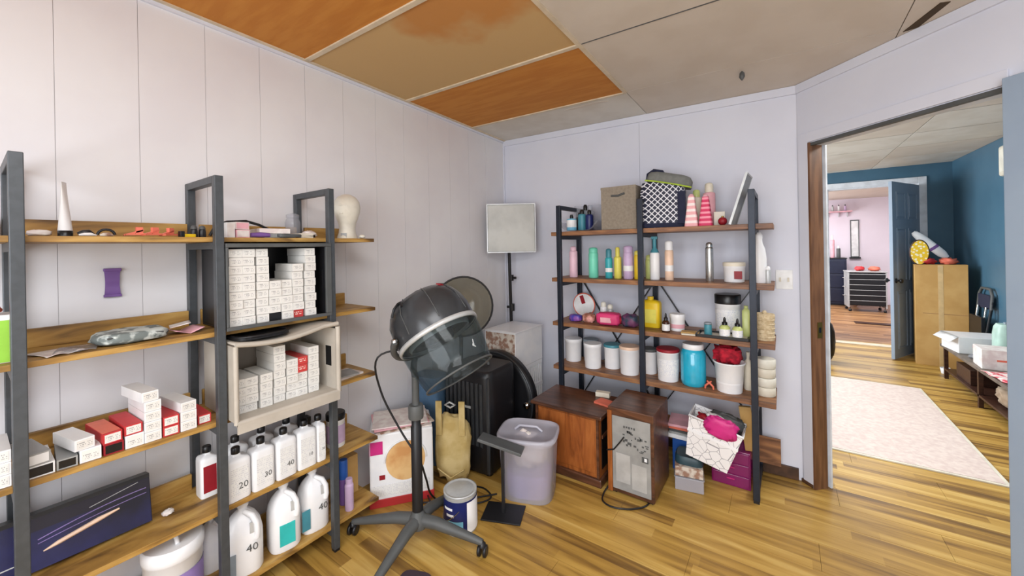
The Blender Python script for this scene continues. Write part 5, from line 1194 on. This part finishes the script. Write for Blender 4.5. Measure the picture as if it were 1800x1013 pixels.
part('backrest', MB().box(.030, .045, -.14, .14, .70, .84), 'navy_cloth', t, bevel=.004); part('seat', MB().box(-.03, .0, -.15, .15, .28, .62), 'black_plastic', t, bevel=.004)
part('strut', MB().tube([(-.06, -.1, .02), (.02, -.1, .72)], .011, 8).tube([(-.06, .1, .02), (.02, .1, .72)], .011, 8), 'chrome', t)
bn = thing('low_table', 'dark slatted low table with lower shelf along the hall wall', 'table', (0, 0, 0))
tx0, tx1, ty0, ty1, tz = 1.285, 1.67, 4.05, 5.75, .345
part('tabletop', MB().box(tx0, tx1, ty0, ty1, tz - .025, tz), mat('table_top', (116, 104, 94), .5, second=(96, 86, 78), scale=10), bn, bevel=.003)
part('lower_shelf', MB().box(tx0 + .02, tx1 - .02, ty0 + .05, ty1 - .05, .09, .108), 'dark_wood', bn)
for x_ in (tx0 + .02, tx1 - .04):
    for y_ in (ty0 + .03, 4.86, ty1 - .05): part('leg', MB().box(x_, x_ + .028, y_, y_ + .028, 0, tz - .025), 'dark_wood', bn)
z = tz + .0008
t = thing('white_carton', 'white open carton at the far end of the low table', 'box', (1.46, 5.50, z), .12)
part('body', MB().box(-.17, .17, -.16, .16, 0, .15), 'bottle_white', t, bevel=.003); part('flap', MB().sheet(lambda u, v: (-.17 - .06 * u, -.16 + .32 * v, .15 - .05 * u), 2, 2, .003), 'white_pure', t); part('label_print', MB().box(-.08, .08, -.1612, -.160, .06, .09), 'pink', t)
t = thing('mint_container', 'mint green plastic container behind the flat cartons on low table', 'container', (1.55, 5.10, z))
part('body', MB().rbox(.18, .16, [(1, 0), (.98, .24), (.9, .30), (.75, .33)], e=5, n=32), mat('mint_pale', (176, 206, 194), .4), t); part('cap', MB().box(-.03, .03, -.02, .02, .33, .345), 'greyblue', t, bevel=.003)
t = thing('flat_carton', 'pale pink flat carton on the middle of the low table', 'box', (1.48, 4.93, z), -.05)
part('body', MB().box(-.17, .17, -.16, .06, 0, .16), 'paper', t, bevel=.003); part('strip_print', MB().box(-.09, .09, -.1612, -.160, .07, .085), 'salmon', t)
solo('patterned_paper', MB().sheet(lambda u, v: (-.15 + .30 * u, -.22 + .44 * v, .012 * abs(math.sin(9 * v + 2 * u)) + .001), 10, 16, .003), mat('redprint', (204, 70, 84), .6, second=(236, 214, 208), scale=22, lo=.45, hi=.55), 'red and white patterned paper spread on the low table', 'paper', (1.44, 4.48, z), .1)
solo('plastic_bag', MB().blob(.14, .16, .03, .4, 4, 4), 'clear', 'clear plastic wrap between the white carton and patterned paper', 'bag', (1.40, 5.17, z))
solo('folded_blanket', MB().blob(.26, .40, .16, .3, 3, 5, e=.7, n=26, m=14), mat('blanket', (172, 152, 130), .9, second=(148, 126, 104), scale=14, bump=.5), 'beige crumpled blanket on the lower shelf of low table', 'blanket', (1.47, 4.55, .1085))
solo('shoe_box', MB().box(-.13, .13, -.17, .17, 0, .13), 'dark_wood', 'brown box at the far end of the table lower shelf', 'box', (1.46, 5.30, .1085), 0, bevel=.003)
solo('white_cup', MB().lathe([(.03, 0), (.04, .06), (.036, .06), (.028, .005)], 18), 'bottle_white', 'small white cup on the floor before the cardboard box', 'cup', (1.36, 5.92, 0))
t = thing('wall_vent_cover', 'cream curved cover high on the hall right wall', 'cover', (HX, 5.44, 2.12))
part('body', MB().box(-.06, 0, -.13, .13, -.14, .14), 'cream_plastic', t, bevel=.02); part('inner', MB().box(-.064, -.06, -.09, .09, -.10, .10), 'ivory', t)
t = thing('black_bag', 'black rounded bag just behind the brown door jamb', 'bag', (.335, 5.78, .0005))
part('body', MB().blob(.26, .26, .50, .12, 2.5, 3, e=.8, n=26, m=16), 'black_plastic', t); part('zip', MB().tube([(.10, -.06, .33), (.11, 0, .38), (.10, .06, .33)], .005, 6), 'chrome', t)
# ------------------------------------------------------------------ far room
t = thing('dark_cabinet', 'dark navy cabinet seen through the far doorway', 'cabinet', (.84, 11.30, 0))
part('body', MB().box(-.35, .26, -.25, .25, .03, 1.02), mat('navy_lacquer', (36, 40, 60), .35), t, bevel=.004); part('top_board', MB().box(-.36, .27, -.26, .26, 1.02, 1.04), 'black_plastic', t)
for k_ in range(3): part('drawer', MB().box(-.32, .23, -.262, -.250, .08 + k_ * .31, .36 + k_ * .31), 'navy_lacquer', t, bevel=.003)
part('foot_rail', MB().box(-.34, .25, -.24, .24, 0, .03), 'black_plastic', t)
ca = thing('salon_cart', 'black rolling cart of drawers with red towels, far room', 'cart', (1.31, 10.45, 0), math.radians(4))
w, d = .29, .20
part('body', MB().box(-w + .012, w - .012, -d + .02, d, .12, .76), 'black_plastic', ca)
for sx_ in (-w, w - .02): part('side_frame', MB().box(sx_, sx_ + .02, -d, d, .08, .78), 'silver_plastic', ca, bevel=.003)
part('tray', MB().box(-w - .01, w + .01, -d - .01, d + .01, .78, .80), 'silver_plastic', ca, bevel=.003)
for k_ in range(6):
    q = part('drawer', MB().box(-w + .022, w - .022, -d, -d + .018, .135 + k_ * .105, .222 + k_ * .105), 'black_plastic', ca, bevel=.002)
    part('drawer_lip', MB().box(-w + .022, w - .022, -d - .008, -d, .214 + k_ * .105, .224 + k_ * .105), 'silver_plastic', q)
for sx_ in (-w + .03, w - .03):
    for sy_ in (-d + .03, d - .03): part('caster', MB().lathe([(.022, .005), (.026, .02), (.024, .045), (.006, .05), (.006, .085)], 12), 'black_plastic', ca, loc=(sx_, sy_, -.004))
for k_ in range(3): part('bottle_ring', MB().tube([(-w - .03 + .028 * math.cos(2 * PI * i / 14), .028 * math.sin(2 * PI * i / 14), .3 + .18 * k_) for i in range(14)], .004, 6, closed=True), 'chrome', ca)
for i, (dx_, sx_, lb, mt) in enumerate(((.02, .15, 'red towel lump on the left of the far cart', 'red'), (.135, .17, 'salmon towel lump on the right of the far cart', 'salmon'))):
    solo('towel', MB().blob(sx_, .2, .09, .3, 3, i + 1, e=.8), mt, lb, 'towel', (1.31 + (dx_ - .06) * 1.9, 10.43, .8005))
mr = thing('vanity_mirror', 'tall narrow mirror hung on the far room wall', 'mirror', (1.30, 11.598, 1.04))
part('glass', MB().box(-.06, .06, -.012, -.006, .02, .82), 'white_pure', mr); part('frame', MB().box(.06, .075, -.016, 0, 0, .84).box(-.075, -.06, -.016, 0, 0, .84).box(-.06, .06, -.016, 0, .82, .84).box(-.06, .06, -.016, 0, 0, .02), 'gray_dark', mr); part('ledge', MB().box(-.10, .09, -.08, 0, -.03, 0), 'black_plastic', mr)
for i, (xx, h_, mt, lb) in enumerate(((.60, .40, 'skyblue', 'pale blue bottle at the left end of dark cabinet'), (.69, .20, 'tealdull', 'short teal bottle on the dark cabinet'), (.78, .24, 'mint', 'short mint bottle on the dark cabinet'), (.88, .50, 'pink', 'tall pink bottle on the dark cabinet'), (.98, .26, 'gray_dark', 'dark bottle at the right end of the dark cabinet'))):
    can('salon_bottle', lb, 'bottle', xx, 11.2, 1.0405, .036, h_, mt, 'white_plastic', .2, 'bottles on the dark cabinet', cap_r=.5)
t = thing('wall_shelf', 'small pink wall shelf with bottles high in the far room', 'shelf', (1.12, 11.455, 2.06))
part('board', MB().box(-.40, .12, -.14, .14, 0, .02), 'pink', t)
for sx_ in (-.3, -.1, .05): part('bracket', MB().box(sx_, sx_ + .015, .10, .14, -.10, 0), 'silver_plastic', t)
for i in range(4): can('salon_bottle', 'small pale bottle on the pink wall shelf, ' + ['first from left', 'second from left', 'third from left', 'fourth from left'][i], 'bottle', .80 + .11 * i, 11.43, 2.081, .022, .15, ['pink', 'silver_plastic', 'white_plastic', 'lilac'][i], 'gray_dark', .2, 'bottles on the pink wall shelf', cap_r=.5)
solo('floor_mat', MB().box(-.25, .3, -.09, .09, 0, .012), 'dark_wood', 'dark narrow mat on the far room floor', 'mat', (1.22, 8.85, -.0015))
solo('plush_bundle', MB().blob(.16, .16, .22, .3, 3, 9), 'peach', 'peach and pink plush bundle between cabinet and cart', 'plush', (1.21, 10.98, .0))
